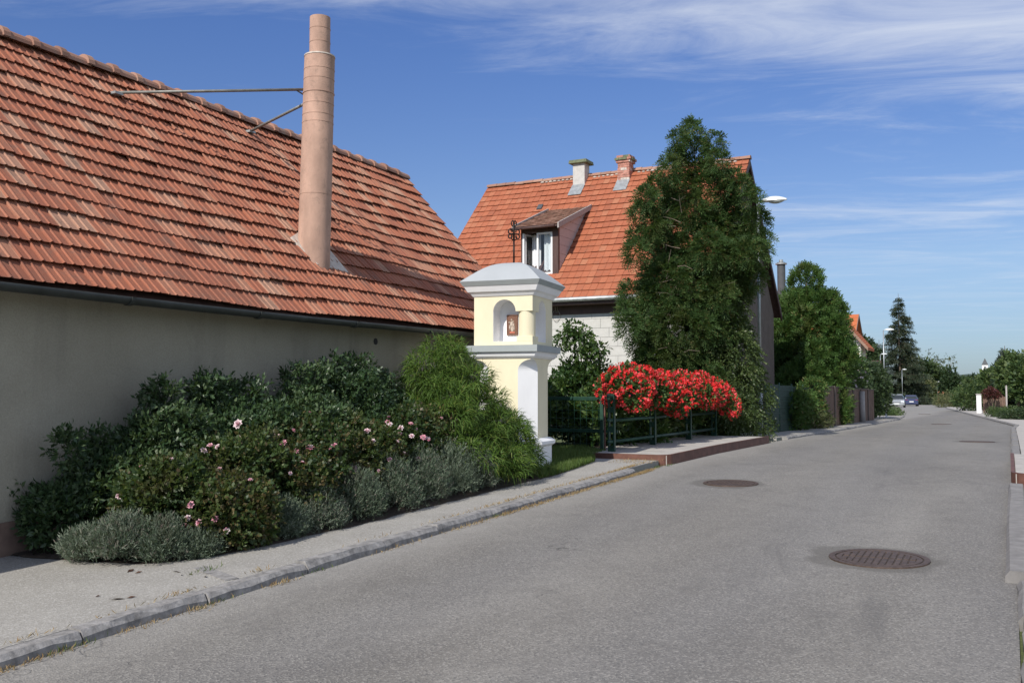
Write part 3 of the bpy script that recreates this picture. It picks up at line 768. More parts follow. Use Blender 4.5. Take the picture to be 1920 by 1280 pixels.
# tall round chimney through the roof, with its two stays
P0 = np.array([EX, 0, EZ])
cb = onP(588, 482, P0, sn); dep = (cb-CAM) @ np.array([-math.sin(TH), math.cos(TH), 0])
def cz(px, py):
    q = atD(px, py, 1.0)-CAM; k = dep/(q @ np.array([-math.sin(TH), math.cos(TH), 0])); return CAM+q*k
c_low = cz(588.5, 478); c_mid = cz(599.5, 107); c_top = cz(600.3, 34)
ax = (c_mid-c_low); c_bot = c_low-ax/np.linalg.norm(ax)*.55
mb = MB(); mb.tube([c_bot, c_low, c_mid], [.213, .208, .196], 28); 
chim = mb.build('chimney', G['chimney_plaster'], barn, auto=True)
mb = MB(); mb.tube([c_mid-[0, 0, .03], c_top], [.135, .134], 24, caps=False)
inner = c_top-np.array([0, 0, .3]); mb.tube([c_top, inner], [.134, .105], 24, caps=False); mb.build('flue', G['chimney_plaster'], chim, True)
mb = MB(); mb.tube([c_mid-[0, 0, .012], c_mid+[0, 0, .006]], [.202, .20], 28); mb.build('shoulder', G['mortar'], chim, auto=True)
for fy, rr in ((.93, .0), (.88, 0), (.81, .004), (.755, 0), (.70, 0), (.66, 0), (.30, 0)):
    q = c_low+(c_mid-c_low)*fy; R = .208+(.196-.208)*fy
    mb = MB(); mb.tube([q-[0, 0, .007], q+[0, 0, .007]], R+.0035+rr, 28, caps=True); mb.build('band', G['chimney_plaster'], chim, auto=True)
for f in (.35, .7):
    q = c_mid+(c_top-c_mid)*f; mb = MB(); mb.tube([q-[0, 0, .005], q+[0, 0, .005]], .138, 24); mb.build('band', G['chimney_plaster'], chim, auto=True)
# mortar apron at the foot of the chimney, lying on the tiles
def onroof(px, py, h=.0): return onP(px, py, P0+sn*h, sn)
ap = [onroof(*p, .055) for p in ((546, 444), (562, 434), (620, 470), (654, 511), (596, 495))]
cen = sum(ap)/len(ap)
ap = [cen+(q-cen)*1.0 for q in ap]
mb = MB(); mb.prism([q-sn*.05 for q in ap], ap); mb.build('chimney_apron', G['mortar'], chim, bevel=.01)
s1 = onroof(220, 174, .05); s2 = onroof(470, 246, .05); a1 = cz(574, 168); a2 = cz(573, 194)
for s_, a_ in ((s1, a1), (s2, a2)):
    mb = MB(); mb.tube([s_, a_], .019, 8); st = mb.build('stay', G['steel_rod'], chim, True)
    mb = MB(); mb.box(s_-[.07, .07, .03], s_+[.05, .05, .0]); mb.build('foot_plate', G['zinc'], st)
mb = MB(); mb.tube([a1+(s1-a1)*.06, cz(576, 182)], .01, 6); mb.build('strut', G['dark_steel'], chim)

# ================================================================== THE HOUSE BEHIND
HE = 26.0; ze = onY(1100, 556.5, HE)[2]; HR = 30.55
zr = onY(1150, 325, HR)[2]; HXL = onY(915, 350, HR)[0]; HXR = onY(1405, 298, HR)[0]; kk = (zr-ze)/(HR-HE); HB = 2*HR-HE
house = thing('house', 'house with orange red tile roof, dormer and pale panelled front', 'house', ((HXL+HXR)/2, HE+.5, gz(26)))
hs = np.array([0, HR-HE, zr-ze]); HSL = np.linalg.norm(hs); hu = hs/HSL; hn = np.array([0, -hu[2], hu[1]])
FW = HE+.52; g0 = gz(26)-.4
xl, xr = HXL+.25, HXR-.22
mb = MB().box((xl, FW, g0), (xr, HB-.5, ze-.05))
mb.add([(xr, FW, ze-.05), (xr, HB-.5, ze-.05), (xr, HR, zr-.35)], [(0, 1, 2)]); mb.add([(xl, FW, ze-.05), (xl, HB-.5, ze-.05), (xl, HR, zr-.35)], [(2, 1, 0)])
hw = mb.build('wall', [G['panel_joint']], house)
mb = MB().prism([(xr+.02, FW+.01, g0), (xr+.02, HB-.5, g0), (xr+.02, HB-.5, ze), (xr+.02, HR, zr-.38), (xr+.02, FW+.01, ze)], [(xr+.05, FW+.01, g0), (xr+.05, HB-.5, g0), (xr+.05, HB-.5, ze), (xr+.05, HR, zr-.38), (xr+.05, FW+.01, ze)])
mb.build('gable', G['gable_brown'], hw)
# front cladding, panel by panel
ph = .277; pw = .55; rng = np.random.default_rng(31)
pmesh = MB().box((.004, -.022, .004), (pw-.004, 0, ph-.004)).mesh('panel', G['panel_grey'])
cnt = 0; row = 0; z = ze-.06-ph
while z > 1.0:
    x = xr-pw-(row % 2)*pw*.5
    if row % 2:
        hp = MB().box((xr-pw*.5+.004, FW-.024, z+.004), (xr-.004, FW-.002, z+ph-.004)); hp.build('panel', G['panel_grey'], hw)
    while x > -14.6:
        o = obj('panel', pmesh, hw); o.location = Vector((x, FW-.002+rng.normal()*.0015, z))-Vector(org(house)); x -= pw; cnt += 1
    z -= ph; row += 1
# cable coil hanging on the cladding
q = onY(1043, 592, FW-.05); mb = MB()
mb.tube([q+np.array([.13*math.cos(t), -.02*math.sin(3*t), .17*math.sin(t)]) for t in np.linspace(0, 2*math.pi*1.95, 34)], .008, 6)
mb.tube([q+np.array([.0, 0, .1]), q+np.array([-.03, -.03, .3]), q+np.array([.02, -.02, .42]), q+np.array([.06, 0, .1])], .008, 6)
wire = mb.build('cable_coil', G['wood_grey'], None, True); tag(wire, 'thin pale cable coil hanging on the panelled wall of the house', 'cable')
# roof
mb = MB(); t = .07
for f, b in (((HE, ze), (HR, zr)), ((HB, ze), (HR, zr))):
    (y0, z0), (y1, z1) = f, b; c = [(HXL+.02, y0, z0-.05-t), (HXR-.02, y0, z0-.05-t), (HXR-.02, y1, z1-.05-t), (HXL+.02, y1, z1-.05-t)]
    c2 = [(p[0], p[1], p[2]+t) for p in c]; mb.hexa(c+c2) if y0 < y1 else mb.hexa(c[::-1]+c2[::-1])
hroof = mb.build('roof', G['wood_dark'], house)
NR = 21; GA = HSL/NR; TW = .222
prof = [(0, .010), (.05, .014), (.10, .002), (.5, -.003), (.93, .0), (1.0, .006)]
V, Fc = tile_mesh('roof_tile', TW, GA+.05, prof, .034, .028, 'house_tile')
# dormer set-out on the roof plane
RP0 = np.array([0, HE, ze])
dq = onP(1041, 516, RP0, hn); DY = dq[1]; dl = onY(976, 470, DY)[0]; dr = onY(1046, 470, DY)[0]
dzb = dq[2]; dzt = onY(1046, 424, DY)[2]
up_l = onP(1030, 394, RP0+hn*.03, hn); up_r = onP(1113, 383, RP0+hn*.03, hn); UY = (up_l[1]+up_r[1])/2; UZ = ze+kk*(UY-HE)+.05
ms = []
for r in range(NR):
    for c in range(int((HXR-HXL)/TW)):
        x = HXL+.03+c*TW; s = r*GA; p = np.array([x, HE, ze])+hu*(s-.03)+hn*(.012*math.sin(x*.9+s)+rng.normal()*.002)
        pc = p+hu*GA*.5
        if dl+.04 < pc[0]+TW/2 < dr-.04 and DY+.05 < pc[1] < UY-.1: continue
        zv = hn+rng.normal(size=3)*.009; zv /= np.linalg.norm(zv); xv = np.array([1., 0, 0])+rng.normal(size=3)*.006; xv -= zv*np.dot(xv, zv); xv /= np.linalg.norm(xv)
        ms.append(frame(p+hu*rng.normal()*.003, xv, np.cross(zv, xv), zv))
lay_tiles(hroof, 'roof_tile', V, Fc, 'house_tile', ms)
mb = MB().hexa([(HXR, HB, ze-.04), (HXL, HB, ze-.04), (HXL, HR, zr-.04), (HXR, HR, zr-.04), (HXR, HB, ze), (HXL, HB, ze), (HXL, HR, zr), (HXR, HR, zr)]); mb.build('back_slope', G['house_tile'], hroof)
x = HXL
while x < HXR-.05:
    mb = MB(); x1 = min(x+.37, HXR+.02); zz = zr+.01+rng.normal()*.006; half_round(mb, (x1+.03, HR, zz), (x, HR, zz), .12, .105); mb.build('ridge_tile', G['ridge_tile'], hroof); x = x1
for (xa, xb) in ((-14.5, -13.2), (-12.5, -11.3), (-10.9, -9.5), (-8.6, -7.6)):      # old mortar squeezed out under the ridge
    mb = MB()
    for x in np.arange(xa, xb, .16): mb.sphere((x, HR-.12, zr-.085+RNG.normal()*.008), .06+.02*RNG.random(), 7, 5, sz=.5)
    mb.build('mortar_bed', G['mortar'], hroof, True)
for xv in (HXL, HXR):                                    # barge boards both gables
    s = -1 if xv == HXL else 1
    for (y0, y1) in ((HE-.02, HR), (HB+.02, HR)):
        a = (xv+s*.0, y0, ze-.20); 
        mb = MB(); yA, yB = min(y0, y1), max(y0, y1); zA, zB = (ze, zr) if y0 < y1 else (zr, ze)
        x0, x1 = sorted((xv-s*.02, xv+s*.03))
        mb.hexa([(x0, yA, zA-.24), (x1, yA, zA-.24), (x1, yB, zB-.24), (x0, yB, zB-.24), (x0, yA, zA-.03), (x1, yA, zA-.03), (x1, yB, zB-.03), (x0, yB, zB-.03)])
        mb.build('barge_board', G['wood_dark'] if s > 0 else G['house_tile'], hroof)
mb = MB(); mb.tube([(HXL, HE-.05, ze-.055), (HXR, HE-.05, ze-.055)], .065, 12); mb.build('gutter', G['zinc'], house, True)
mb = MB(); mb.box((HXL+.1, HE+.03, ze-.20), (HXR-.1, FW, ze-.13)); mb.build('soffit', G['wood_dark'], house)
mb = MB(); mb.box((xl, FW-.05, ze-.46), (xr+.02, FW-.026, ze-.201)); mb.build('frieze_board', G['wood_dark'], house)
# dormer
dm = MB(); fr = .10
DZ0 = dzb-.12
dm.box((dl, DY+.03, DZ0), (dl+.07, DY+.13, dzt)); dm.box((dr-.2, DY+.03, DZ0), (dr, DY+.13, dzt)); dm.box((dl+.07, DY+.03, dzt-.14), (dr-.2, DY+.13, dzt)); dm.box((dl+.07, DY+.03, DZ0), (dr-.2, DY+.13, DZ0+.17))
dormer = dm.build('dormer', G['wood_dark'], house)
wx0, wx1, wz0, wz1 = dl+.07, dr-.2, DZ0+.17, dzt-.14; wm = (wx0+wx1)/2-.03
def sash(o, ux, w, z0, z1, name):      # a casement hung at o, its width running along ux
    ux = np.array(ux, float); ux /= np.linalg.norm(ux); n2 = np.array([ux[1], -ux[0], 0])*.028; fw = .055
    def bx(mb, a, b, za, zb):
        p = o+ux*a; q2 = o+ux*b; base = [p+n2, q2+n2, q2-n2, p-n2]
        mb.hexa([(c[0], c[1], za) for c in base]+[(c[0], c[1], zb) for c in base]); return mb
    mb = MB(); bx(mb, 0, fw, z0, z1); bx(mb, w-fw, w, z0, z1); bx(mb, fw, w-fw, z0, z0+fw); bx(mb, fw, w-fw, z1-fw, z1)
    s = mb.build(name, G['white_paint'], dormer)
    mb = MB(); p, q2 = o+ux*fw, o+ux*(w-fw); mb.add([(p[0], p[1], z0+fw), (q2[0], q2[1], z0+fw), (q2[0], q2[1], z1-fw), (p[0], p[1], z1-fw)], [(0, 1, 2, 3)])
    mb.build('pane', G['window_glass'], dormer)
sash(np.array([wx1, DY+.06, 0]), (-1, .0, 0), wx1-wm, wz0+.01, wz1-.01, 'casement')
sash(np.array([wx0+.03, DY+.10, 0]), (.30, .95, 0), wm-wx0-.02, wz0+.01, wz1-.01, 'casement')
mb = MB(); mb.box((wx0-.01, DY+.02, wz0), (wx0+.05, DY+.10, wz1)); mb.build('window_frame', G['white_paint'], dormer)
mb = MB()
for (xa, xb, yy) in ((wm+.16, wx1-.12, DY+.24), (wx0+.12, wm-.05, DY+.42)):
    xs = np.linspace(xa, xb, 25); V = [(x, yy+.025*math.sin((x-xa)*46), z) for z in (wz0-.02, wz1) for x in xs]
    mb.add(V, [(i, i+1, i+26, i+25) for i in range(24)])
mb.build('curtain', G['curtain'], dormer, True)
mb = MB(); mb.box((dl+.02, DY+.9, wz0-.3), (dr-.02, DY+.93, dzt)); mb.box((dl+.02, DY+.14, wz0-.10), (dr-.02, DY+.9, wz0-.05)); mb.build('room', G['room_dark'], dormer)
# dormer cheeks clad with panels, cut along the roof
ey0 = DY-.22; ez0 = onY(1047, 417, ey0)[2]; ksh = (UZ-ez0)/(UY-ey0)
for xs_, s in ((dr, 1), (dl, -1)):
    zroof = lambda y: ze+kk*(y-HE); ztop = lambda y: ez0-.12+ksh*(y-ey0)
    ysx = lambda z: HE+(z-ze)/kk
    z = DZ0
    while z < ztop(UY):
        z1 = z+.275-.008
        poly = []
        yR0 = max(DY+.13, ysx(z)); yR1 = max(DY+.13, ysx(z1))
        # strip from the front post to the roof slope, clipped under the dormer roof
        yt = lambda zz: ey0+(zz-(ez0-.12))/ksh
        cand = [(DY+.13, z), (ysx(z)+.25, z), (ysx(z1)+.25, z1), (DY+.13, z1)]
        lo0 = max(DY+.13, yt(z)); lo1 = max(DY+.13, yt(z1))
        if ysx(z)+.25 > lo0+.02:
            h1 = max(ysx(z1)+.25, lo1)
            pts = [(lo0, z), (ysx(z)+.25, z), (h1, z1), (lo1, z1)]
            if lo0 == DY+.13 and lo1 > lo0: pts = [(lo0, z), (ysx(z)+.25, z), (h1, z1), (lo1, z1), (lo0, ztop(lo0))]
            mb = MB(); b0 = [(xs_-s*.05, p[0], p[1]) for p in pts]; b1 = [(xs_, p[0], p[1]) for p in pts]
            mb.prism(b0, b1) if s > 0 else mb.prism(b0[::-1], b1[::-1])
            mb.build('cheek_panel', G['panel_pink'], dormer)
        z += .275
# dormer shed roof: boards, verge trim, small tiles
rx0, rx1 = dl-.16, dr+.10
mb = MB(); T = .05
c = [(rx0, ey0, ez0-.10), (rx1, ey0, ez0-.10), (rx1, UY, UZ-.10), (rx0, UY, UZ-.10)]; mb.hexa(c+[(p[0], p[1], p[2]+T) for p in c]); mb.build('dormer_roof', G['wood_dark'], dormer)
for xv, s in ((rx1, 1), (rx0, -1)):
    mb = MB(); x0, x1 = sorted((xv-s*.01, xv+s*.035)); c = [(x0, ey0-.01, ez0-.16), (x1, ey0-.01, ez0-.16), (x1, UY-.05, UZ-.16), (x0, UY-.05, UZ-.16)]
    mb.hexa(c+[(p[0], p[1], p[2]+.17) for p in c]); mb.build('verge_board', G['wood_grey'], dormer)
dsl = np.array([0, UY-ey0, UZ-ez0]); DL = np.linalg.norm(dsl); du = dsl/DL; dnn = np.array([0, -du[2], du[1]])
nr = 11; V, Fc = tile_mesh('shingle', .148, DL/nr+.04, [(0, .003), (.5, .006), (1.0, .003)], .018, .016, 'dormer_tile'); sm = npmesh('shingle', V, Fc, G['dormer_tile']); T0 = Matrix.Translation(-Vector(org(house)))
for r in range(nr):
    nx = int((rx1-rx0)/.152)
    for c in range(nx):
        p = np.array([rx0+.01+c*.152+(r % 2)*.05, ey0, ez0-.04])+du*(r*DL/nr-.03); zv = dnn+rng.normal(size=3)*.012; zv /= np.linalg.norm(zv); xv = np.array([1., 0, 0]); xv = xv-zv*np.dot(xv, zv); xv /= np.linalg.norm(xv)
        o = obj('shingle', sm, dormer); o.matrix_basis = T0 @ frame(p, xv, np.cross(zv, xv), zv)
mb = MB(); mb.tube([(rx0-.05, ey0-.05, ez0-.10), (rx1-.1, ey0-.05, ez0-.09)], .045, 10); mb.build('dormer_gutter', G['wood_dark'], dormer, True)
# skylight-sized vent tile
q = onP(1012, 387, RP0+hn*.05, hn); mb = MB(); c = [q+np.array([a, 0, 0])*.09+hu*b*.13 for a, b in ((-1, -1), (1, -1), (1, 1), (-1, 1))]; mb.prism([p-hn*.05 for p in c], c); mb.build('vent_tile', G['slate'], hroof)
# plastered chimney with a green metal cap
cy = HR-.42
def chim_at(pl, pr, prs, ptop, yy): return onY(pl, 320, yy)[0], onY(pr, 320, yy)[0]
x0, x1 = chim_at(1074, 1096, 0, 0, cy); ztop = onY(1085, 306, cy)[2]; w = x1-x0
mb = MB().box((x0, cy, zr-.8), (x1, cy+w, ztop)); c1 = mb.build('plastered_chimney', G['chimney_concrete'], house, bevel=.01)
mb = MB(); mb.hexa([(x0-.12, cy-.12, ztop-.005), (x1+.12, cy-.12, ztop-.005), (x1+.12, cy+w+.12, ztop-.005), (x0-.12, cy+w+.12, ztop-.005), (x0-.10, cy-.10, ztop+.11), (x1+.10, cy-.10, ztop+.11), (x1+.10, cy+w+.1, ztop+.11), (x0-.1, cy+w+.1, ztop+.11)]); mb.build('chimney_cap', G['moss_cap'], c1, bevel=.008)
def flashing(x0, x1, ch):
    a = np.array([x0-.03, 0, 0]); lo = HR-.80; mb = MB(); pts = [(x0-.02, lo), (x1+.02, lo), (x1+.02, HR-.38), (x0-.02, HR-.38)]
    base = [np.array([x, y, ze+kk*(y-HE)])+hn*.045 for x, y in pts]; mb.prism(base, [p+hn*.012 for p in base]); mb.build('flashing', G['zinc'], ch)
flashing(x0, x1, c1)
# brick chimney, brick by brick, corbelled head
x0, x1 = chim_at(1158, 1180, 0, 0, cy); w = x1-x0; zb = zr-.45; zt = onY(1170, 291, cy)[2]
mb = MB().box((x0+.012, cy+.012, zb-.3), (x1-.012, cy+w-.012, zt-.01)); c2 = mb.build('brick_chimney', G['mortar'], house)
bh = .085; z = zb; r = 0
bm_ = {}
while z < zt-.02:
    ex = .0
    if z > zt-.30: ex = .045
    if z > zt-.16: ex = .085
    if z > zt-.08: ex = .03
    for side in range(4):
        n = 2; L_ = w+2*ex; bl = L_/n
        for k in range(n):
            a = (k)*bl+(bl*.5 if r % 2 else 0); b2 = min(a+bl, L_); 
            if r % 2 and k == n-1: pass
            segs = [(a, b2)]+([(0, bl*.5)] if (r % 2 and k == 0) else [])
            for (a_, b3) in segs:
                if b3-a_ < .03: continue
                jit = rng.normal()*.006; t_ = .05
                if side == 0: lo, hi = (x0-ex+a_+.004, cy-ex-jit, z), (x0-ex+b3-.004, cy-ex+t_, z+bh-.010)
                elif side == 1: lo, hi = (x1+ex-t_, cy-ex+a_+.004, z), (x1+ex+jit, cy-ex+b3-.004, z+bh-.010)
                elif side == 2: lo, hi = (x0-ex+a_+.004, cy+w+ex-t_, z), (x0-ex+b3-.004, cy+w+ex+jit, z+bh-.010)
                else: lo, hi = (x0-ex+jit, cy-ex+a_+.004, z), (x0-ex+t_, cy-ex+b3-.004, z+bh-.010)
                mt = 'brick' if rng.random() < .72 else 'mortar'
                if z > zt-.2: mt = 'moss_cap' if rng.random() < .45 else mt
                MB().box(lo, hi).build('brick', G[mt], c2)
    z += bh; r += 1
flashing(x0, x1, c2)

# ================================================================== THE WAYSIDE SHRINE
PHI = math.radians(20.5); s_, c_ = math.sin(TH), math.cos(TH)
SU = np.array([math.cos(PHI)*c_+math.sin(PHI)*s_, math.cos(PHI)*s_-math.sin(PHI)*c_, 0])      # along its front
SV = np.array([math.sin(PHI)*c_-math.cos(PHI)*s_, math.sin(PHI)*s_+math.cos(PHI)*c_, 0])      # into its depth
TS = 13.8; SB = .909
corner = atD(998.5, 600, TS); corner[2] = 0
S0 = corner-SU*SB                                             # front left corner of the body
def zz(py): return atD(1000, py, TS)[2]
SG = gz(12.8)+.13
shrine = thing('wayside_shrine', 'cream and white plastered wayside shrine with grey domed cap and niche', 'shrine', tuple(S0+(SU+SV)*SB/2+[0, 0, SG]))
def SP(u, v, z): return S0+SU*u+SV*v+np.array([0, 0, z])
def sq(h, z, cut=0.0):
    """square ring about the axis with half width h and cut corners"""
    c = SB/2
    if cut < 1e-4: return [SP(c+a*h, c+b*h, z) for a, b in ((-1, -1), (1, -1), (1, 1), (-1, 1))]
    r = []
    for (a, b), (d1, d2) in (((-1, -1), ((0, 1), (1, 0))), ((1, -1), ((-1, 0), (0, 1))), ((1, 1), ((0, -1), (-1, 0))), ((-1, 1), ((1, 0), (0, -1)))):
        for d in (d1, d2): r.append(SP(c+a*h+d[0]*cut, c+b*h+d[1]*cut, z))
    return r
def loft(mb, rings, mi=0, caps=True, mis=None):
    n = len(rings[0])
    for a, b in zip(rings[:-1], rings[1:]):
        for k in range(n):
            mb.add([a[k], a[(k+1) % n], b[(k+1) % n], b[k]], [(0, 1, 2, 3)], mi if mis is None else mis[k])
    if caps: mb.add(rings[0], [tuple(reversed(range(n)))], mi); mb.add(rings[-1], [tuple(range(n))], mi)
h0 = SB/2
zC = zz(822); zA = zz(694); zT = zz(671); z1 = zz(658); z2 = zz(646.5)
mb = MB(); loft(mb, [sq(h0+.045, SG-.25, .22), sq(h0+.045, zz(838), .22)]); loft(mb, [sq(h0+.05, zz(838), .22), sq(h0+.09, zz(834), .24), sq(h0+.095, zz(828), .24), sq(h0+.05, zz(823.5), .23), sq(h0+.01, zC, .22)])
mb.build('base', G['shrine_white'], shrine)
CUT = .225
# shaft: square above, corners cut away below a small arch; the cut faces are white
rings = [sq(h0, zC, CUT), sq(h0, zA, CUT)]
for k in range(1, 9):
    u = math.sin(math.pi/2*k/9); rings.append(sq(h0, zA+(zT-.015-zA)*u, max(.004, CUT*math.cos(math.pi/2*k/9))))
rings.append(sq(h0, zT, .003))
mb = MB(); loft(mb, rings, 0, True, [1, 0]*4); mb.build('shaft', [G['shrine_cream'], G['shrine_white']], shrine)
mb = MB(); loft(mb, [sq(h0+.012, zT), sq(h0+.045, zT+.03), sq(h0+.075, z1)]); mb.build('lower_cornice', G['shrine_white'], shrine)
mb = MB(); loft(mb, [sq(h0+.10, z1-.006), sq(h0+.105, z2)]); mb.build('ledge', G['shrine_grey'], shrine, bevel=.006)
# tabernacle: two piers, a core, a lintel with an arch on each open side, and one round corner column
zF = zz(639); zP = zz(629.5); zS = zz(582); zH = zz(552.5)
B = SB; N = .285; AU0, AR = .30, .175; ACN = AU0+AR
mb = MB()
def ubox(mb, u0, u1, v0, v1, za, zb, mi=0): 
    mb.hexa([SP(u0, v0, za), SP(u1, v0, za), SP(u1, v1, za), SP(u0, v1, za), SP(u0, v0, zb), SP(u1, v0, zb), SP(u1, v1, zb), SP(u0, v1, zb)], mi)
ubox(mb, 0, B, 0, B, z2-.004, zF); mb.build('sill', G['shrine_cream'], shrine)
mb = MB(); ubox(mb, 0, AU0, 0, B, zF, zS); ubox(mb, AU0, B, B-AU0, B, zF, zS); mb.build('pier', G['shrine_cream'], shrine)
mb = MB(); ubox(mb, AU0-.002, B-N, N, B-AU0+.002, zF-.001, zS)
# white plaster lining the reveals of the niche
ubox(mb, AU0-.003, AU0+.003, .004, N+.01, zF, zS); ubox(mb, B-N-.01, B-.004, B-AU0-.003, B-AU0+.003, zF, zS)
ubox(mb, AU0, B-.005, .005, N, zF, zF+.004); ubox(mb, B-N, B-.005, N, B-AU0, zF, zF+.004)
mb.build('niche', G['shrine_white'], shrine)
def arch_slab(P, mb):
    """slab 0..B wide, zS..zH high with a half round notch, thickness along depth 0..N; P(u, v, z)"""
    n = 14; arc = [(ACN-AR*math.cos(math.pi*k/n), zS+AR*math.sin(math.pi*k/n)) for k in range(n+1)]
    for v, fl in ((0, False), (N, True)):
        for k in range(n):
            (a0, b0), (a1, b1) = arc[k], arc[k+1]; q = [P(a0, v, b0), P(a1, v, b1), P(a1, v, zH), P(a0, v, zH)]
            mb.add(q if not fl else q[::-1], [(0, 1, 2, 3)], 0 if v == 0 else 1)
    for k in range(n):
        (a0, b0), (a1, b1) = arc[k], arc[k+1]; mb.add([P(a0, 0, b0), P(a0, N, b0), P(a1, N, b1), P(a1, 0, b1)], [(0, 1, 2, 3)], 1)
    u0 = 0
    for a, b in ((0, AU0), (ACN+AR, B)):
        c = [P(a, 0, zS), P(b, 0, zS), P(b, N, zS), P(a, N, zS)]; mb.hexa(c+[np.array(q)+[0, 0, zH-zS] for q in c])
mb = MB()
arch_slab(lambda u, v, z: SP(u, v, z), mb)
mb2 = MB(); arch_slab(lambda u, v, z: SP(B-v, u if u < B-N else u, z), mb2)
mb.build('lintel', [G['shrine_cream'], G['shrine_white']], shrine)
# side lintel butts against the front one
n = 14; mb = MB(); PS = lambda a, v, z: SP(B-.0015-v, B-a, z)
arc = [(ACN-AR*math.cos(math.pi*k/n), zS+AR*math.sin(math.pi*k/n)) for k in range(n+1)]
for k in range(n):
    (a0, b0), (a1, b1) = arc[k], arc[k+1]
    mb.add([PS(a1, 0, b1), PS(a0, 0, b0), PS(a0, 0, zH), PS(a1, 0, zH)], [(0, 1, 2, 3)], 0)
    mb.add([PS(a1, 0, b1), PS(a1, N, b1), PS(a0, N, b0), PS(a0, 0, b0)], [(0, 1, 2, 3)], 1)
c = [PS(0, 0, zS), PS(0, N, zS), PS(AU0, N, zS), PS(AU0, 0, zS)]; mb.hexa(c+[q+[0, 0, zH-zS] for q in c])
ubox(mb, B-N, B-.0015, N-.0, B-(ACN+AR), zS, zH) if B-(ACN+AR) > N else None
mb.build('lintel', [G['shrine_cream'], G['shrine_white']], shrine)
mb = MB(); ubox(mb, .004, B-N, N-.001, B-.003, zS, zH-.001); mb.build('core', G['shrine_white'], shrine)
mb = MB(); ubox(mb, .002, B-N+.01, B-.02, B-.001, zS, zH); ubox(mb, 0.001, .02, N-.01, B-.002, zS, zH); mb.build('rear_lintel', G['shrine_cream'], shrine)
cu, cv = B-.125, .125
mb = MB(); ubox(mb, B-.25, B-.0, .0, .25, zF, zP); mb.build('pedestal', G['shrine_cream'], shrine, bevel=.004)
mb = MB(); mb.tube([SP(cu, cv, zP), SP(cu, cv, zS+.002)], [.122, .122], 28); mb.build('column', G['shrine_cream'], shrine, auto=True)
# cornice and domed cap
zc1 = zz(544); zc2 = zz(533); zc3 = zz(524.5)
mb = MB(); loft(mb, [sq(h0+.012, zH), sq(h0+.045, zH+.045), sq(h0+.075, zc1), sq(h0+.12, zc2)]); mb.build('upper_cornice', G['shrine_white'], shrine)
HW = h0+.155
mb = MB(); loft(mb, [sq(HW-.03, zc2-.002), sq(HW+.01, zc3)]); mb.build('cap_edge', G['shrine_grey'], shrine)
ctl = [(1.0, 0), (.86, .075), (.7, .158), (.56, .222), (.45, .262), (.33, .293), (.2, .313), (.08, .322), (.02, .3235)]; rr_ = np.linspace(1, .02, 26); prof = [(r, float(np.interp(-r, [-c[0] for c in ctl], [c[1] for c in ctl]))) for r in rr_]
mb = MB(); loft(mb, [sq((HW+.01)*r, zc3+h) for r, h in prof]); mb.build('cap', G['shrine_cap'], shrine)
zcap = zc3+.322
# framed relief on the back wall of the niche
ua = (ACN-.005); V0 = N; r0, r1 = zz(625.5), zz(586)
mb = MB(); ubox(mb, ua-.055, ua+.115, V0-.022, V0+.001, r0, r1); rel = mb.build('relief', G['relief_brown'], shrine, bevel=.004)
mb = MB(); w_ = .012
for (a, b, za, zb) in ((ua-.055, ua-.055+w_, r0, r1), (ua+.115-w_, ua+.115, r0, r1), (ua-.055+w_, ua+.115-w_, r0, r0+w_), (ua-.055+w_, ua+.115-w_, r1-w_, r1)): ubox(mb, a, b, V0-.030, V0-.0215, za, zb)
mb.build('relief_frame', G['relief_brown'], rel)
mb = MB()
for (u, z, a, b) in ((.02, .225, .016, .020), (.045, .20, .014, .017), (.02, .165, .030, .045), (.05, .15, .018, .035), (-.005, .12, .018, .04), (.03, .09, .026, .05), (.062, .10, .012, .045), (-.015, .19, .010, .02)):
    q = SP(ua+u, V0-.022, r0+z); nu = 8
    ring0 = [q+SU*a*math.cos(2*math.pi*k/nu)+np.array([0, 0, b*math.sin(2*math.pi*k/nu)]) for k in range(nu)]
    ring1 = [q-SV*.014+SU*a*.6*math.cos(2*math.pi*k/nu)+np.array([0, 0, b*.6*math.sin(2*math.pi*k/nu)]) for k in range(nu)]
    mb.add(ring0+ring1, [(k, (k+1) % nu, (k+1) % nu+nu, k+nu) for k in range(nu)]+[tuple(range(nu, 2*nu))])
mb.build('relief_figure', G['relief_pale'], rel)
mb = MB(); ubox(mb, ua-.01, ua+.07, V0-.028, V0-.0215, r0+.028, r0+.055); mb.build('relief_scroll', G['relief_red'], rel)
# wrought iron cross on the cap
ct = SP(h0, h0, zcap-.02); cross = thing('iron_cross', 'black wrought iron cross with curled ends on top of the shrine', 'cross', tuple(ct))
H = .66; cd = unit(SU*.75+SV*.66)
mb = MB(); mb.tube([ct, ct+[0, 0, H*.55]], .014, 8); mb.tube([ct+[0, 0, H*.55], ct+[0, 0, H]], .016, 8); mb.build('upright', G['wrought_iron'], cross, True)
zq = H*.70
for s in (-1, 1):
    mb = MB(); a = ct+[0, 0, zq]; mb.tube([a, a+cd*s*.06], .013, 6)
    mb.tube([a+cd*s*(.06+.030*math.sin(t))+np.array([0, 0, .035*(1-math.cos(t))-.03*0]) for t in np.linspace(0, 1.6*math.pi, 12)], .010, 6)
    mb.tube([a+cd*s*(.06+.030*math.sin(t))-np.array([0, 0, .035*(1-math.cos(t))]) for t in np.linspace(0, 1.6*math.pi, 12)], .010, 6)
    mb.build('arm', G['wrought_iron'], cross, True)
mb = MB(); a = ct+[0, 0, H*.94]
for s in (-1, 1): mb.tube([a+cd*s*(.012+.03*math.sin(t)**2)+np.array([0, 0, .05*math.cos(t)]) for t in np.linspace(0, math.pi, 10)], .009, 6)
mb.build('finial', G['wrought_iron'], cross, True)
mb = MB()
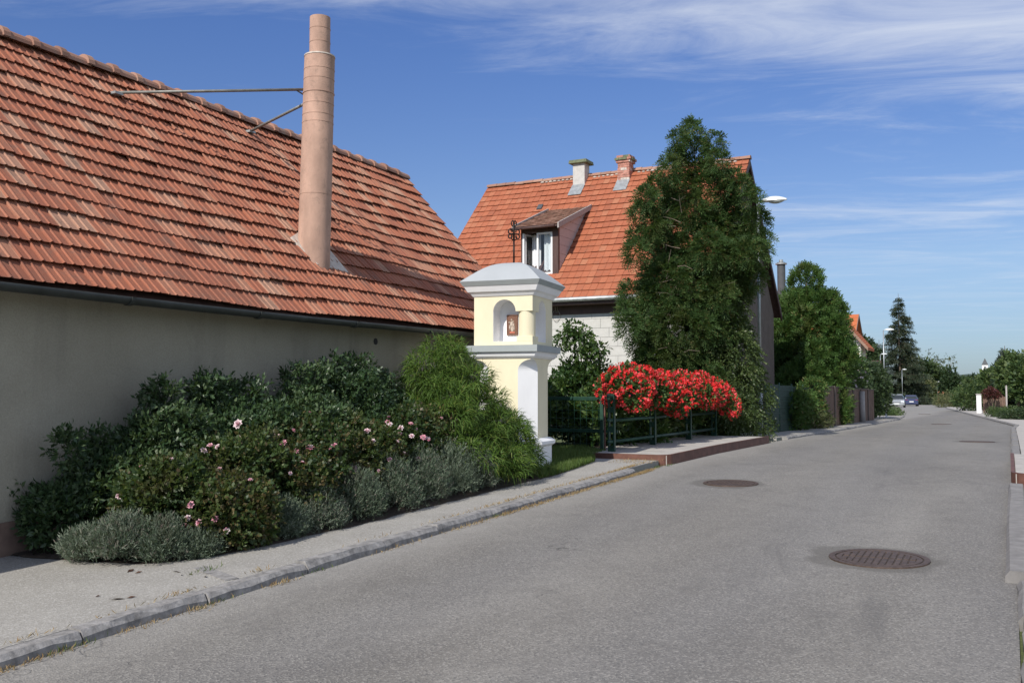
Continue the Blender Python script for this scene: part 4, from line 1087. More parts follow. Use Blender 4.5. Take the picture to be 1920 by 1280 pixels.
for s in (-1, 1): mb.tube([ct+[0, 0, zq-.10]+cd*s*.012, ct+[0, 0, zq-.06]+cd*s*.05, ct+[0, 0, zq-.02]+cd*s*.035], .008, 6)
mb.build('scroll', G['wrought_iron'], cross, True)

# ================================================================== RAILING, GATE AND FLOWERS
railing = thing('railing', 'dark green steel railing of round bars on slotted posts, on the footbridge', 'railing', (-6.15, 15.65, gz(15.65)+.15))
PX = -6.15; PYS = [15.68, 17.85, 20.2, 22.2]
for y in PYS:
    z0 = gz(y)+.148; mb = MB()
    for dx in (-.062, .035): mb.box((PX+dx, y-.035, z0), (PX+dx+.028, y+.035, z0+1.0))
    p = mb.build('post', G['dark_green_paint'], railing, bevel=.004)
    for za in (0, .34, .68, .90): MB().box((PX-.034, y-.03, z0+za), (PX+.035, y+.03, z0+za+.10)).build('spacer', G['dark_green_paint'], p)
for hh in (.96, .54, .17):
    mb = MB(); mb.tube([(PX+.01, 15.52, gz(15.5)+.15+hh), (PX+.01, 22.35, gz(22.3)+.15+hh)], .032, 10); mb.sphere((PX+.01, 15.52, gz(15.5)+.15+hh), .034, 10, 6); mb.build('rail', G['dark_green_paint'], railing, True)
fence = thing('garden_fence', 'bright green steel post fence between the shrine and the footbridge', 'fence', (-6.5, 16.1, gz(16.1)+.1))
for x in (-6.5, -9.3):
    mb = MB().box((x-.03, 16.07, gz(16)-.1), (x+.03, 16.13, gz(16)+1.14)); mb.build('post', G['green_paint'], fence, bevel=.004)
mb = MB().box((-6.42, 16.0, gz(16)-.1), (-6.40, 16.03, gz(16)+1.1)); mb.build('bar', G['rust_edge'], fence)
for zc, hh in ((1.08, .05), (.50, .05)):
    mb = MB().box((-9.3, 16.075, gz(16)+zc-hh), (-6.53, 16.125, gz(16)+zc+hh*.3)); mb.build('rail', G['dark_green_paint'], fence, bevel=.004)
    mb = MB().box((-6.47, 16.08, gz(16)+zc-hh), (-6.2, 16.12, gz(16)+zc)); mb.build('tie_bar', G['green_paint'], fence)
mb = MB()
for x in np.arange(-9.2, -6.55, .12): mb.tube([(x, 16.1, gz(16)-.02), (x, 16.1, gz(16)+1.04)], .004, 4, caps=False)
for z in np.arange(.1, 1.0, .15): mb.tube([(-9.3, 16.104, gz(16)+z), (-6.52, 16.104, gz(16)+z)], .003, 4, caps=False)
mb.build('wire_mesh', G['dark_green_paint'], fence)

# geraniums
def floret_head(rng, n=26, r=.046):
    d = rdir(n, rng); d[:, 2] = np.abs(d[:, 2])*.9-.15; d = unit(d)
    P = d*r*(.75+.25*rng.random((n, 1))); side = unit(np.cross(d, rdir(n, rng))); face = unit(d*.5+side*.9)
    return leaf_quads(P-face*.012, face, np.cross(face, d), np.full(n, .036), np.full(n, .034), .1)
heads = []
for k in range(5):
    V, Fc = floret_head(np.random.default_rng(50+k)); heads.append(npmesh('flower_head', V, Fc, G['red_petal'], var=np.random.default_rng(k).random(len(Fc))*.5))
BOX = [(15.85, 17.4), (17.5, 19.1), (19.2, 20.7), (20.8, 22.2)]
for bi, (ya, yb) in enumerate(BOX):
    yc = (ya+yb)/2; zb = gz(yc)+.15+.92; rng = np.random.default_rng(70+bi)
    lb = ['red geranium box on the railing end beside the green gate post', 'red geranium box second from the gate post, hanging low over the railing', 'red geranium box third from the gate post, on the railing over the slab', 'red geranium box on the railing end against the ivy covered bush'][bi]
    t = thing('flower_box', lb, 'flower box', (PX, yc, zb), 'geranium boxes along the bridge railing')
    mb = MB()
    for s in (-1, 1): mb.hexa([(PX+s*.12-.06, ya+.24, zb-.05), (PX+s*.12+.06, ya+.24, zb-.05), (PX+s*.12+.06, yb-.1, zb-.05), (PX+s*.12-.06, yb-.1, zb-.05), (PX+s*.12-.08, ya+.22, zb+.09), (PX+s*.12+.07, ya+.22, zb+.09), (PX+s*.12+.07, yb-.08, zb+.09), (PX+s*.12-.07, yb-.08, zb+.09)])
    mb.build('planter', G['planter'], t)
    lobes = []
    for k in range(20):
        y = ya-.05+(yb-ya+.1)*rng.random(); x = PX+.04+rng.normal()*.20; drop = abs(x-PX)
        lobes.append((np.array([x, y, zb+.16+.14*rng.random()-.95*drop**1.1+(.12 if bi == 0 else 0)]), np.array([.22, .24, .24])*(.8+.4*rng.random())))
    P, D = lobe_points(lobes, 1500, rng, .6); foliage('leaves', twigs(P, D, rng, 3, .06, .05, .055, .2, .6), 'geranium_leaf', t)
    P, D = lobe_points(lobes, 800, rng, .10, .9); V, Fc, v = twigs(P, D, rng, 4, .05, .042, .04, .1, .5); foliage('small_blossoms', (V+np.tile(np.repeat(D, 4, 0), (4, 1))*.02, Fc, v), 'red_petal', t, 'stuff')
    nf = [88, 80, 68, 60][bi]
    P, D = lobe_points(lobes, nf*3, rng, .05, .93)
    m = (D[:, 2] > -.75); P, D = P[m][:nf], D[m][:nf]
    for i in range(len(P)):
        o = obj('flower_head', heads[i % 5], t); q = Vector(D[i]).to_track_quat('Z', 'Y'); s = 1.05+.55*rng.random()
        o.matrix_basis = Matrix.LocRotScale(Vector(P[i]+D[i]*.035-org(t)), q, (s, s, s))

# ================================================================== THE BED BY THE BARN
def bedz(x, y): return gz(y)+.075+.09*min(1, max(0, (-5.75-x)/.7))
def shrub(name, label, cat, group, c, r, n, lr, mat, tw, seed, zmin=-.3, ntw=4000, k=6, extra=None, squash=1.0, up=.2, jit=.5, inner=.5, cut=.72, stem=True, part='foliage'):
    rng = np.random.default_rng(seed); g = bedz(c[0], c[1]) if cat != 'tree' else gz(c[1])
    t = thing(name, label, cat, (c[0], c[1], g), group)
    lobes = mound(c, r, n, lr, rng, zmin, squash)
    if extra: lobes += extra
    P, D = lobe_points(lobes, ntw, rng, inner, cut)
    keep = P[:, 2] > g+.02; P, D = P[keep], D[keep]
    foliage(part, twigs(P, D, rng, k, *tw, up=up, jit=jit), mat, t)
    if stem:
        tips = [np.array(c)+np.array([math.cos(a)*r[0]*.55, math.sin(a)*r[1]*.55, r[2]*.3]) for a in np.linspace(0, 6.0, 6)]
        stems(t, (c[0], c[1], g-.05), tips, .018, .007)
    return t, lobes
# cherry laurels against the wall
GL = 'laurel shrubs along the barn wall'
for i, (x, y, top, rx, ry, n, lb) in enumerate([
        (-7.30, 5.72, .72, .13, .26, 900, 'lowest dark laurel shrub at the bare end of the barn wall'),
        (-7.20, 6.12, 1.14, .22, .32, 1700, 'dark laurel shrub stepping up behind the lavender by the wall'),
        (-7.08, 6.72, 1.60, .33, .44, 2700, 'glossy laurel shrub behind the first rose bushes by the barn wall'),
        (-7.00, 7.55, 1.66, .40, .56, 3200, 'broad glossy laurel shrub in the middle of the barn wall'),
        (-6.98, 8.55, 1.80, .42, .58, 3200, 'laurel shrub with upright shoots in front of the stained wall'),
        (-6.98, 9.45, 1.94, .42, .52, 3000, 'tallest laurel shrub, below the wall vent'),
        (-7.05, 10.15, 1.78, .36, .40, 1500, 'laurel shrub next to the thread leaf cypress by the wall')]):
    g = bedz(x, y); hz_ = (top-g)/2
    rng = np.random.default_rng(100+i)
    ex = [(np.array([x-.25+.25*rng.random(), y+rng.normal()*.25, top-.06+.10*rng.random()]), np.array([.08, .08, .13])) for _ in range(6 if i > 1 else 2)]
    shrub('laurel_shrub', lb, 'shrub', GL, (x, y, g+hz_*.95), (rx, ry, hz_*.9), 34, .14, 'laurel', (.11, .052, .023), 100+i, ntw=n, k=8, extra=ex, up=.45)
# roses
rose_heads = []
for k in range(4):
    rng = np.random.default_rng(200+k); parts = []
    for ring, (m, tilt, L_) in enumerate(((5, .25, .030), (6, .75, .036), (7, 1.25, .040))):
        a = np.linspace(0, 2*math.pi, m, endpoint=False)+ring*.5+rng.normal(size=m)*.1
        D = np.stack([np.cos(a)*math.sin(tilt), np.sin(a)*math.sin(tilt), np.full(m, math.cos(tilt))], 1); S = np.stack([-np.sin(a), np.cos(a), 0*a], 1)
        V, Fc = leaf_quads(np.zeros((m, 3)), D, S, np.full(m, L_), np.full(m, L_*1.05), .25); parts.append((V, Fc, np.full(m, .15+.25*ring)*1.0+rng.random(m)*.1))
    V, Fc, v = join(parts); rose_heads.append(npmesh('rose_flower', V, Fc, G['pink_petal'], var=v*.6))
ROSES = [(-6.50, 6.15, .92, .26, .34), (-6.10, 6.38, .76, .18, .24), (-6.48, 6.95, 1.18, .30, .40), (-6.30, 7.45, 1.02, .26, .36), (-6.48, 7.95, 1.28, .30, .42), (-6.42, 8.75, 1.26, .30, .42), (-6.52, 9.50, 1.40, .32, .42), (-6.42, 10.20, 1.38, .28, .34)]
RL = ['rose bush with a few cream and pink blooms behind the left lavender', 'low rose bush with yellowing pink blooms at the gap between the lavenders', 'rose bush in front of the laurels with one large pink bloom on top', 'dark leggy rose bush with a long bare shoot', 'rose bush in the middle of the bed with scattered pink blooms', 'rose bush with a pink bloom low above the long lavender row', 'rose bush with many pale pink blooms left of the cypress', 'rose bush touching the thread leaf cypress, pink blooms in a cluster']
# each bloom where the photograph shows one: the pixel gives the direction, the bush its distance
BLOOM = [(455, 797, 1.3), (403, 838, 1), (390, 846, .9), (417, 839, .8), (325, 882, 1), (236, 929, .9), (524, 820, 1.1), (538, 832, 1), (562, 846, .8), (586, 841, 1.1), (632, 838, 1.1), (625, 843, .8), (692, 811, 1.2), (703, 828, .8), (730, 793, .9), (734, 797, .8), (754, 804, 1), (752, 815, .9), (772, 796, .8), (774, 819, .9), (795, 821, 1), (804, 824, .9), (666, 880, 1.2), (733, 862, .8), (758, 852, 1.1), (787, 861, 1), (648, 920, .9), (362, 970, .8), (357, 985, .9), (384, 979, 1), (413, 972, .9), (434, 994, .9), (368, 946, .9), (523, 962, .7), (367, 1000-10, .8)]
bush_of = [[] for _ in ROSES]
for (px, py, s) in BLOOM:
    best = None
    for i, (x, y, top, rx, ry) in enumerate(ROSES):
        d = ray(px, py); t = np.linspace(5, 16, 500); P = CAM+d*t[:, None]; g = bedz(x, y); c = np.array([x, y, (top+g)/2]); r = np.array([rx*1.35, ry*1.3, (top-g)/2*1.12])
        q = np.sum(((P-c)/r)**2, 1); j = int(np.argmin(q))
        if q[j] < 1: j = int(np.argmax(q < 1))
        key = (max(q[j]-1, 0), t[j])
        if best is None or key < best[0]: best = (key, i, P[j])
    bush_of[best[1]].append((best[2], s))
for i, (x, y, top, rx, ry) in enumerate(ROSES):
    g = bedz(x, y); hz_ = (top-g)/2
    t, lobes = shrub('rose_bush', RL[i], 'rose bush', 'rose bushes in the bed', (x, y, g+hz_*1.05), (rx*1.1, ry*1.22, hz_*.92), 30, .15, 'rose_leaf', (.12, .040, .027), 220+i, ntw=1900, k=9, up=.25, zmin=-.5, part='leaves')
    rng = np.random.default_rng(300+i)
    for (P, s) in bush_of[i]:
        o = obj('rose_flower', rose_heads[rng.integers(4)], t); dv = unit(np.array([.25, -.7, .6])+rng.normal(size=3)*.25); s = s*1.08
        o.matrix_basis = Matrix.LocRotScale(Vector(P-unit(ray(960, 900))*.13-org(t)), Vector(dv).to_track_quat('Z', 'Y'), (s, s, s))
    fl = rng.integers(3, 6); P2, D2 = lobe_points(lobes, 40, rng, .04, .95); ok = (D2[:, 1] < .2) & (D2[:, 0] > -.3) & (D2[:, 2] > -.2)
    for P, D in list(zip(P2[ok], D2[ok]))[:fl]:
        o = obj('rose_flower', rose_heads[rng.integers(4)], t); s = .5+.25*rng.random(); o.matrix_basis = Matrix.LocRotScale(Vector(P+D*.06-org(t)), Vector(unit(D+rng.normal(size=3)*.3)).to_track_quat('Z', 'Y'), (s, s, s))
# the long bare shoot
mb = MB(); q0 = np.array(atD(598, 945, 9.35)); q1 = np.array(atD(625, 895, 9.35)); q2 = np.array(atD(645, 878, 9.4)); mb.tube([q0-[0, 0, .3], q0, q1, q2], [.008, .006, .005, .003], 6)
b = [o for o in bpy.data.objects if o.name.startswith('rose_bush')][3]; mb.build('shoot', G['bush_leaf'], b, True)
# lavender
LAV = [(-6.72, 5.50, .54, .24), (-6.42, 5.55, .64, .25), (-6.18, 5.74, .60, .24), (-6.02, 5.98, .50, .18),
       (-5.98, 6.95, .64, .25), (-5.97, 7.45, .70, .28), (-5.97, 8.05, .80, .33), (-5.98, 8.70, .88, .34), (-6.0, 9.35, .94, .36), (-5.99, 9.98, .97, .34), (-5.97, 10.55, .93, .28)]
LVL = ['small lavender clump against the lowest laurel at the bed corner', 'fullest lavender clump of the group at the bed corner', 'lavender clump at the bed corner in front of the first rose bush', 'thin brownish lavender clump at the bed corner nearest the drain stone',
       'first low lavender clump of the row after the bare gap in the bed', 'second lavender clump of the row after the bare gap in the bed', 'third lavender clump of the row after the bare gap in the bed', 'middle lavender clump of the long row along the pavement', 'tall lavender clump of the row, third before the thread leaf cypress', 'tall lavender clump of the row, second before the thread leaf cypress', 'last lavender clump of the row, touching the thread leaf cypress']
for i, (x, y, top, r) in enumerate(LAV):
    rng = np.random.default_rng(400+i); g = bedz(x, y); n = 950 if i < 7 else 800
    grp = 'lavender at the bare end of the bed' if i < 4 else 'lavender row along the pavement'
    t = thing('lavender', LVL[i], 'lavender', (x, y, g), grp)
    hh = (top-g)*1.10
    a = rng.random(n)*6.283; q = np.sqrt(rng.random(n)); lean = q*.95
    tip = np.stack([x+np.cos(a)*r*q, y+np.sin(a)*r*1.15*q, g+hh*np.sqrt(np.clip(1-.82*q*q, .05, 1))*(.55+.62*rng.random(n))], 1)
    D = unit(np.stack([np.cos(a)*lean*.7, np.sin(a)*lean*.7, np.ones(n)], 1)+rng.normal(size=(n, 3))*.16)
    ln = .15+.06*rng.random(n)
    parts = [twigs(tip-D*ln[:, None]*.9, D, rng, 11, .16, .036, .0072, .1, .1, fwd=.9)]
    low = rng.random(n) < .6; tl = tip[low]*[1, 1, 0]+np.array([0, 0, 1])*(g+(tip[low][:, 2:]-g)*(.25+.4*rng.random((low.sum(), 1)))); parts.append(twigs(tl-D[low]*.08, D[low], rng, 9, .13, .034, .007, .0, .3, fwd=.8))
    foliage('stems', join(parts), 'lavender_leaf', t)
# thread-leaf cypress with hanging threads
def threads(P, D, rng, L_, w, seg=4):
    n = len(P); pos = P.copy(); d = D.copy(); W = unit(np.cross(d, rdir(n, rng)))*w
    ln = L_*(.6+.8*rng.random(n))[:, None]; Vs = [np.stack([pos-W, pos+W], 1)]
    for k in range(seg):
        pos = pos+d*ln/seg; d = unit(d+np.array([0, 0, -.42])+rng.normal(size=(n, 3))*.10); f = 1-.6*(k+1)/seg; Vs.append(np.stack([pos-W*f, pos+W*f], 1))
    A = np.stack(Vs, 1).reshape(n, -1, 3); m = A.shape[1]
    Fc = []; base = np.arange(n)[:, None]*m
    for k in range(seg): Fc.append(base+np.array([2*k, 2*k+1, 2*k+3, 2*k+2]))
    return A.reshape(-1, 3), np.concatenate(Fc), np.tile(rng.random(n), seg)
cyp = thing('thread_cypress', 'bright green thread leaf cypress with drooping strands, leaning against the shrine', 'conifer', (-6.62, 11.25, bedz(-6.6, 11.2)))
rng = np.random.default_rng(501); g = bedz(-6.6, 11.2); lobes = []
apex = atD(822, 640, 12.9); 
for k in range(100):
    f = rng.random()**.62; zc = 2.40-(2.40-g-.12)*f; R = .05+1.14*f**.95; a = rng.random()*6.283; q = R*(.55+.5*rng.random())
    x = -6.74+.12*f+math.cos(a)*q*.95; y = 11.02+.12*f+math.sin(a)*q*1.18
    x = min(max(x, -7.40), -5.86); y = min(y, 12.12)
    s = (.11+.10*f)+.09*rng.random(); lobes.append((np.array([x, y, zc]), np.array([s*1.15, s*1.15, s*.75])))
lobes += [(np.array([-6.68, 11.2, 1.0]), np.array([.62, .65, .5])), (np.array([-6.68, 11.2, 1.55]), np.array([.34, .36, .5])), (np.array([-6.70, 11.18, 2.1]), np.array([.10, .12, .3]))]
P, D = lobe_points(lobes, 26000, rng, .45, .75); keep = P[:, 2] > g+.03; P, D = P[keep], D[keep]
foliage('foliage', join([threads(P, unit(D*.8+np.array([0, 0, .35])+rng.normal(size=P.shape)*.35), rng, .13, .0050), threads(P[::2], unit(D[::2]+rng.normal(size=P[::2].shape)*.7), rng, .09, .0065)]), 'thread_leaf', cyp)
mb = MB(); mb.tube([(-6.62, 11.25, g-.1), (-6.66, 11.22, 1.4), (-6.70, 11.2, 2.3)], [.06, .045, .012], 8); mb.build('trunk', G['bark'], cyp, True)

# ================================================================== TALL TREES AND SHRUBS
def conifer(name, label, cat, base, prof, ntw, mat, tw, seed, nl=70, lr=.45, bias=None, extra=None, up=.1, jit=.45, k=7, droop=.35, inner=.62, planar=True, group=None, cut=.72):
    """prof: (height, half width) pairs up the tree"""
    rng = np.random.default_rng(seed); t = thing(name, label, cat, base, group); H_ = [p[0] for p in prof]; R_ = [p[1] for p in prof]; b = np.array(base); lobes = []
    wts = np.interp(np.linspace(H_[0], H_[-1], 400), H_, R_)+.12; wts /= wts.sum(); zs = np.linspace(H_[0], H_[-1], 400)
    for _ in range(nl):
        z = rng.choice(zs, p=wts)+rng.normal()*.05; R = np.interp(z, H_, R_); a = rng.random()*6.283; s = min(lr*(.6+.8*rng.random()), R*.75+.10); q = max(0, R-s*.8)*(.75+.3*rng.random())
        off = bias(z) if bias else (0, 0)
        lobes.append((b+np.array([math.cos(a)*q+off[0], math.sin(a)*q+off[1], z]), np.array([s, s, s*1.05])))
    for z in np.linspace(H_[0], H_[-1]*.93, 7):
        R = np.interp(z, H_, R_)*.74+.03; off = bias(z) if bias else (0, 0); lobes.append((b+np.array([off[0], off[1], z]), np.array([R, R, (H_[-1]-H_[0])/9])))
    if extra: lobes += extra
    P, D = lobe_points(lobes, ntw, rng, inner, cut); keep = P[:, 2] > b[2]+.03; P, D = P[keep], D[keep]
    foliage('crown', twigs(P, unit(D+np.array([0, 0, .25])), rng, k, *tw, up=up, jit=jit, planar=planar, droop=droop), mat, t)
    mb = MB(); mb.tube([b-[0, 0, .15], b+[0, 0, H_[-1]*.5], b+[0, 0, H_[-1]*.93]], [.16*H_[-1]/8+.03, .09*H_[-1]/8+.02, .015], 8); mb.build('trunk', G['bark'], t, True)
    return t, lobes
big = np.array([-6.98, 23.7, gz(23.7)])
bx = lambda z: (lambda m: (m*math.cos(TH), m*math.sin(TH)))(float(np.interp(z, [0, 3.3, 4.6, 5.8, 6.6, 8], [-.34, -.34, .05, .14, .02, -.14])))
ex = [(atD(px, py, 23.6+.5*math.sin(px)), np.array([w, w, w*1.15])) for px, py, w in ((1212, 372, .22), (1200, 398, .20), (1192, 470, .24), (1228, 345, .2), (1255, 312, .2), (1183, 548, .24), (1180, 610, .26), (1420, 412, .24), (1436, 446, .12), (1412, 372, .18), (1392, 352, .18), (1338, 268, .2), (1276, 258, .18), (1297, 236, .12), (1350, 300, .2), (1265, 290, .16), (1425, 470, .2), (1196, 440, .16), (1172, 580, .16), (1380, 335, .18), (1415, 520, .22), (1400, 470, .3), (1225, 420, .3), (1240, 365, .26))]
Tt, tl = conifer('thuja_tree', 'tall shaggy thuja tree in front of the tiled house, behind the red flowers', 'tree', tuple(big), [(.3, 1.10), (2.5, 1.30), (3.5, 1.42), (4.6, 1.42), (5.1, 1.40), (5.7, 1.15), (6.3, .80), (6.9, .46), (7.5, .24), (7.85, .06)], 28000, 'thuja_leaf', (.20, .078, .022), 603, 78, .40, bias=bx, extra=ex, droop=.45, cut=.84, k=11, jit=.42)
mb = MB(); rng = np.random.default_rng(77)
for _ in range(46):
    a = -1.2+rng.normal()*.9; z = 2+rng.random()*4; p = big+np.array([math.sin(a)*.9, -abs(math.cos(a))*1.3, z]); d = unit(np.array([rng.normal()*.9+.3, -.5, .2+rng.normal()*.4])); p1 = p+d*.45; mb.tube([p, p+d*.22+rng.normal(size=3)*.04, p1], [.010, .007, .003], 4, caps=False)
mb.build('bare_twigs', G['twig'], Tt)
conifer('thuja_tree', 'broad dense thuja tree behind the brown board fence', 'tree', (-7.0, 38.9, gz(38.9)), [(.1, 1.5), (1.2, 1.75), (2.6, 1.82), (3.8, 1.68), (4.8, 1.25), (5.5, .78), (6.05, .22)], 19000, 'thuja_bright', (.22, .115, .042), 602, 100, .36, droop=.1, up=.35)
# ivy-covered bush spilling over the end of the footbridge
rng = np.random.default_rng(610); t = thing('ivy_bush', 'rambling grey green bush spilling onto the kerb beside the lamp post', 'bush', (-6.0, 24.0, gz(24)), None)
lobes = []
for k in range(90):
    f = rng.random(); z = .15+3.9*(1-f)**1.0; R = .40+.75*f**1.3
    a = rng.random()*6.283; lobes.append((np.array([-6.45+.55*f**2+math.cos(a)*R*.62, 23.9+.25*f+math.sin(a)*R*.95, gz(24)+z]), np.array([.3, .34, .3])*(.7+.6*rng.random())))
lobes = [(np.array([min(c[0], -5.45), min(c[1], 24.75), c[2]]), r) for c, r in lobes]
P, D = lobe_points(lobes, 8500, rng, .5); keep = P[:, 2] > gz(24)+.02; P, D = P[keep], D[keep]
foliage('leaves', twigs(P, unit(D+np.array([0, 0, -.15])), rng, 8, .22, .055, .034, -.1, .55, droop=.5), 'ivy_leaf', t)
stems(t, (-6.2, 24.0, gz(24)-.1), [(-6.4, 23.8, 3.5), (-6.0, 24.2, 2.2), (-6.6, 23.6, 2.8)], .05, .015)
# shrub behind the shrine, and the undergrowth by the stream
def bush(name, label, c, r, n, ntw, mat, tw, seed, k=6, lr=.3, group=None, cat='bush', up=.2, jit=.5, cut=.72, zmin=-.3):
    rng = np.random.default_rng(seed); g = gz(c[1]); t = thing(name, label, cat, (c[0], c[1], g), group); lobes = mound(c, r, n, lr, rng, zmin)
    P, D = lobe_points(lobes, ntw, rng, .5, cut); keep = P[:, 2] > g-.1; P, D = P[keep], D[keep]
    foliage('leaves', twigs(P, D, rng, k, *tw, up=up, jit=jit), mat, t)
    stems(t, (c[0], c[1], g-.1), [np.array(c)+np.array([math.cos(a)*r[0]*.5, math.sin(a)*r[1]*.5, r[2]*.4]) for a in (0, 1.5, 3, 4.6)], .03, .01)
    return t
t = bush('viburnum_bush', 'leafy green bush with a straggling top behind the shrine', (-7.75, 17.8, 1.35), (.62, .62, .85), 30, 1700, 'bush_leaf', (.2, .085, .05), 620, 7, .26)
rng = np.random.default_rng(621); parts = []
for (px, py, n) in ((1075, 615, 45), (1092, 622, 40), (1100, 640, 40), (1112, 655, 30), (1125, 650, 30), (1060, 630, 40), (1050, 640, 30), (1105, 680, 30), (1085, 650, 40)):
    c = atD(px, py, 19.0); lobes = [(c, np.array([.14, .14, .12]))]; P, D = lobe_points(lobes, n, rng, .6); parts.append(twigs(P, unit(D+np.array([0, 0, -.5])), rng, 4, .13, .095, .05, -.2, .4, droop=.6))
foliage('top_leaves', join(parts), 'bush_leaf', t)
mb = MB()
for (px, py) in ((1078, 620), (1112, 655), (1098, 640)): c = atD(px, py, 19.0); mb.tube([(-7.75, 17.8, 1.6), (np.array([-7.75, 17.8, 1.6])+c)/2+[0, 0, .1], c], [.016, .012, .005], 6)
mb.build('branches', G['bark'], t, True)
GU = 'undergrowth behind the footbridge railing'
for i, (x, y, h_, r, m) in enumerate(((-7.1, 17.2, 1.15, .5, 'bush_leaf'), (-6.9, 18.6, 1.1, .55, 'bush_leaf'), (-6.95, 19.9, 1.15, .55, 'ivy_leaf'), (-6.95, 21.2, 1.35, .6, 'bush_leaf'), (-8.3, 16.9, 1.2, .5, 'bush_leaf'), (-7.9, 19.5, 1.5, .7, 'laurel'), (-8.6, 20.5, 1.5, .7, 'bush_leaf'))):
    bush('undergrowth_bush', ['low green bush behind the first railing gap beside the gate post', 'low green bush behind the second railing post', 'grey green low bush behind the third railing post', 'low green bush behind the last railing post by the ivy', 'leafy bush in the shade behind the garden fence wires', 'dark glossy bush between house wall and footbridge railing', 'leafy bush at the foot of the pale house wall'][i], (x, y, gz(y)+h_*.42), (r, r, h_*.5), 18, 620, m, (.2, .10, .055), 640+i, 6, .22, GU)
mb = MB(); ys = [15.2, 23]; 
# ================================================================== GRASS AND LITTER
def blades(name, pts, rng, hh, w, mat, lean=.5):
    n = len(pts); a = rng.random(n)*6.283; D = unit(np.stack([np.cos(a)*lean*rng.random(n), np.sin(a)*lean*rng.random(n), np.ones(n)], 1)); L_ = hh*(.5+.8*rng.random(n))
    V, Fc = leaf_quads(pts, D, rdir(n, rng), L_, np.full(n, w), .1); o = obj(name, npmesh(name, V, Fc, G[mat], var=rng.random(n))); o['kind'] = 'stuff'; return o
rng = np.random.default_rng(700); n = 16000
y = 11.9+rng.random(n)**.9*4.1; xe = np.interp(y, [11.9, 12.3, 13.3, 14.4, 15.0, 16.2], [-5.74, -5.70, -5.80, -5.94, -6.22, -6.4]); x = xe-rng.random(n)**1.4*1.6; 
q = [np.array([a, b, gz(b)+.075+.07*min(1, (e-a)*2.2)]) for a, b, e in zip(x, y, xe)]
o = blades('grass', np.array(q), rng, .10, .010, 'grass'); tag(o, 'short green grass round the foot of the shrine', 'grass')
# dry weeds along the foot of the kerb and on the drain stone
rng = np.random.default_rng(701); pts = []
for (yc, n_, sp) in ((3.6, 160, .22), (4.4, 60, .1), (4.9, 110, .12), (5.7, 90, .1), (7.2, 60, .2), (8.6, 180, .35), (9.4, 120, .15), (9.9, 320, .3), (11, 420, .5), (12.3, 520, .5), (13.3, 700, .35), (13.9, 600, .25)):
    yy = yc+rng.normal(size=n_)*sp; xx = np.where(rng.random(n_) < .7, -4.93+np.abs(rng.normal(size=n_))*.035, -5.10-rng.random(n_)*.05); pts += [np.array([a, b, gz(b)+(.0 if a > -5 else .075)]) for a, b in zip(xx, yy)]
for _ in range(260): yy = 14.35+rng.random()*.7; pts.append(np.array([-5.0-rng.random()*.7, yy, gz(yy)+.07]))
o = blades('dry_weeds', np.array(pts), rng, .046, .006, 'dry_grass', 2.0); tag(o, 'dry straw coloured weeds along the kerb', 'weeds')
pts = []
for (yc, xx, n_) in ((5.05, -4.93, 30), (3.9, -4.92, 40), (6.2, -4.92, 25), (5.55, -5.5, 30), (9.2, -4.93, 30), (14.6, -4.95, 60), (15.0, -4.88, 30)): pts += [np.array([xx+rng.normal()*.02, y_, gz(y_)+(.0 if xx > -5 else .08)]) for y_ in yc+rng.normal(size=n_)*.12]
for _ in range(60): yy = 22.8+rng.random()*1.8; pts.append(np.array([-5.0-rng.random()*.3, yy, gz(yy)]))
o = blades('green_weeds', np.array(pts), rng, .045, .006, 'grass', 1.4); tag(o, 'green weeds in the joints of the kerb', 'weeds')
# fallen leaves on the pavement
for i, (px, py, s) in enumerate(((245, 1070, .05), (260, 1073, .03), (332, 1072, .035), (385, 1081, .03), (221, 1123, .06), (246, 1120, .03), (183, 1118, .02), (340, 1078, .02), (358, 1077, .018), (415, 1297-20, .0))):
    if s == 0: continue
    d = ray(px, py); t_ = np.linspace(4, 12, 4000); P = CAM+d*t_[:, None]; j = int(np.argmax(P[:, 2] < np.interp(P[:, 1], GS, GZ)+.076)); p = P[j]
    a = rng.random()*6.28; u = np.array([math.cos(a), math.sin(a), .0])*s; v_ = np.array([-math.sin(a), math.cos(a), 0])*s*.35
    mb = MB(); up = np.array([0, 0, .004]); c = [p-u, p+v_*.9+up*3, p+u+up*2, p-v_+up]; mb.add(c+[q_-[0, 0, .0015] for q_ in c], [(0, 3, 2, 1), (4, 5, 6, 7)])
    o = mb.build('fallen_leaf', G['dead_leaf']); tag(o, 'dark dead leaf lying on the pavement below the lavender', 'leaf', 'fallen leaves on the pavement')

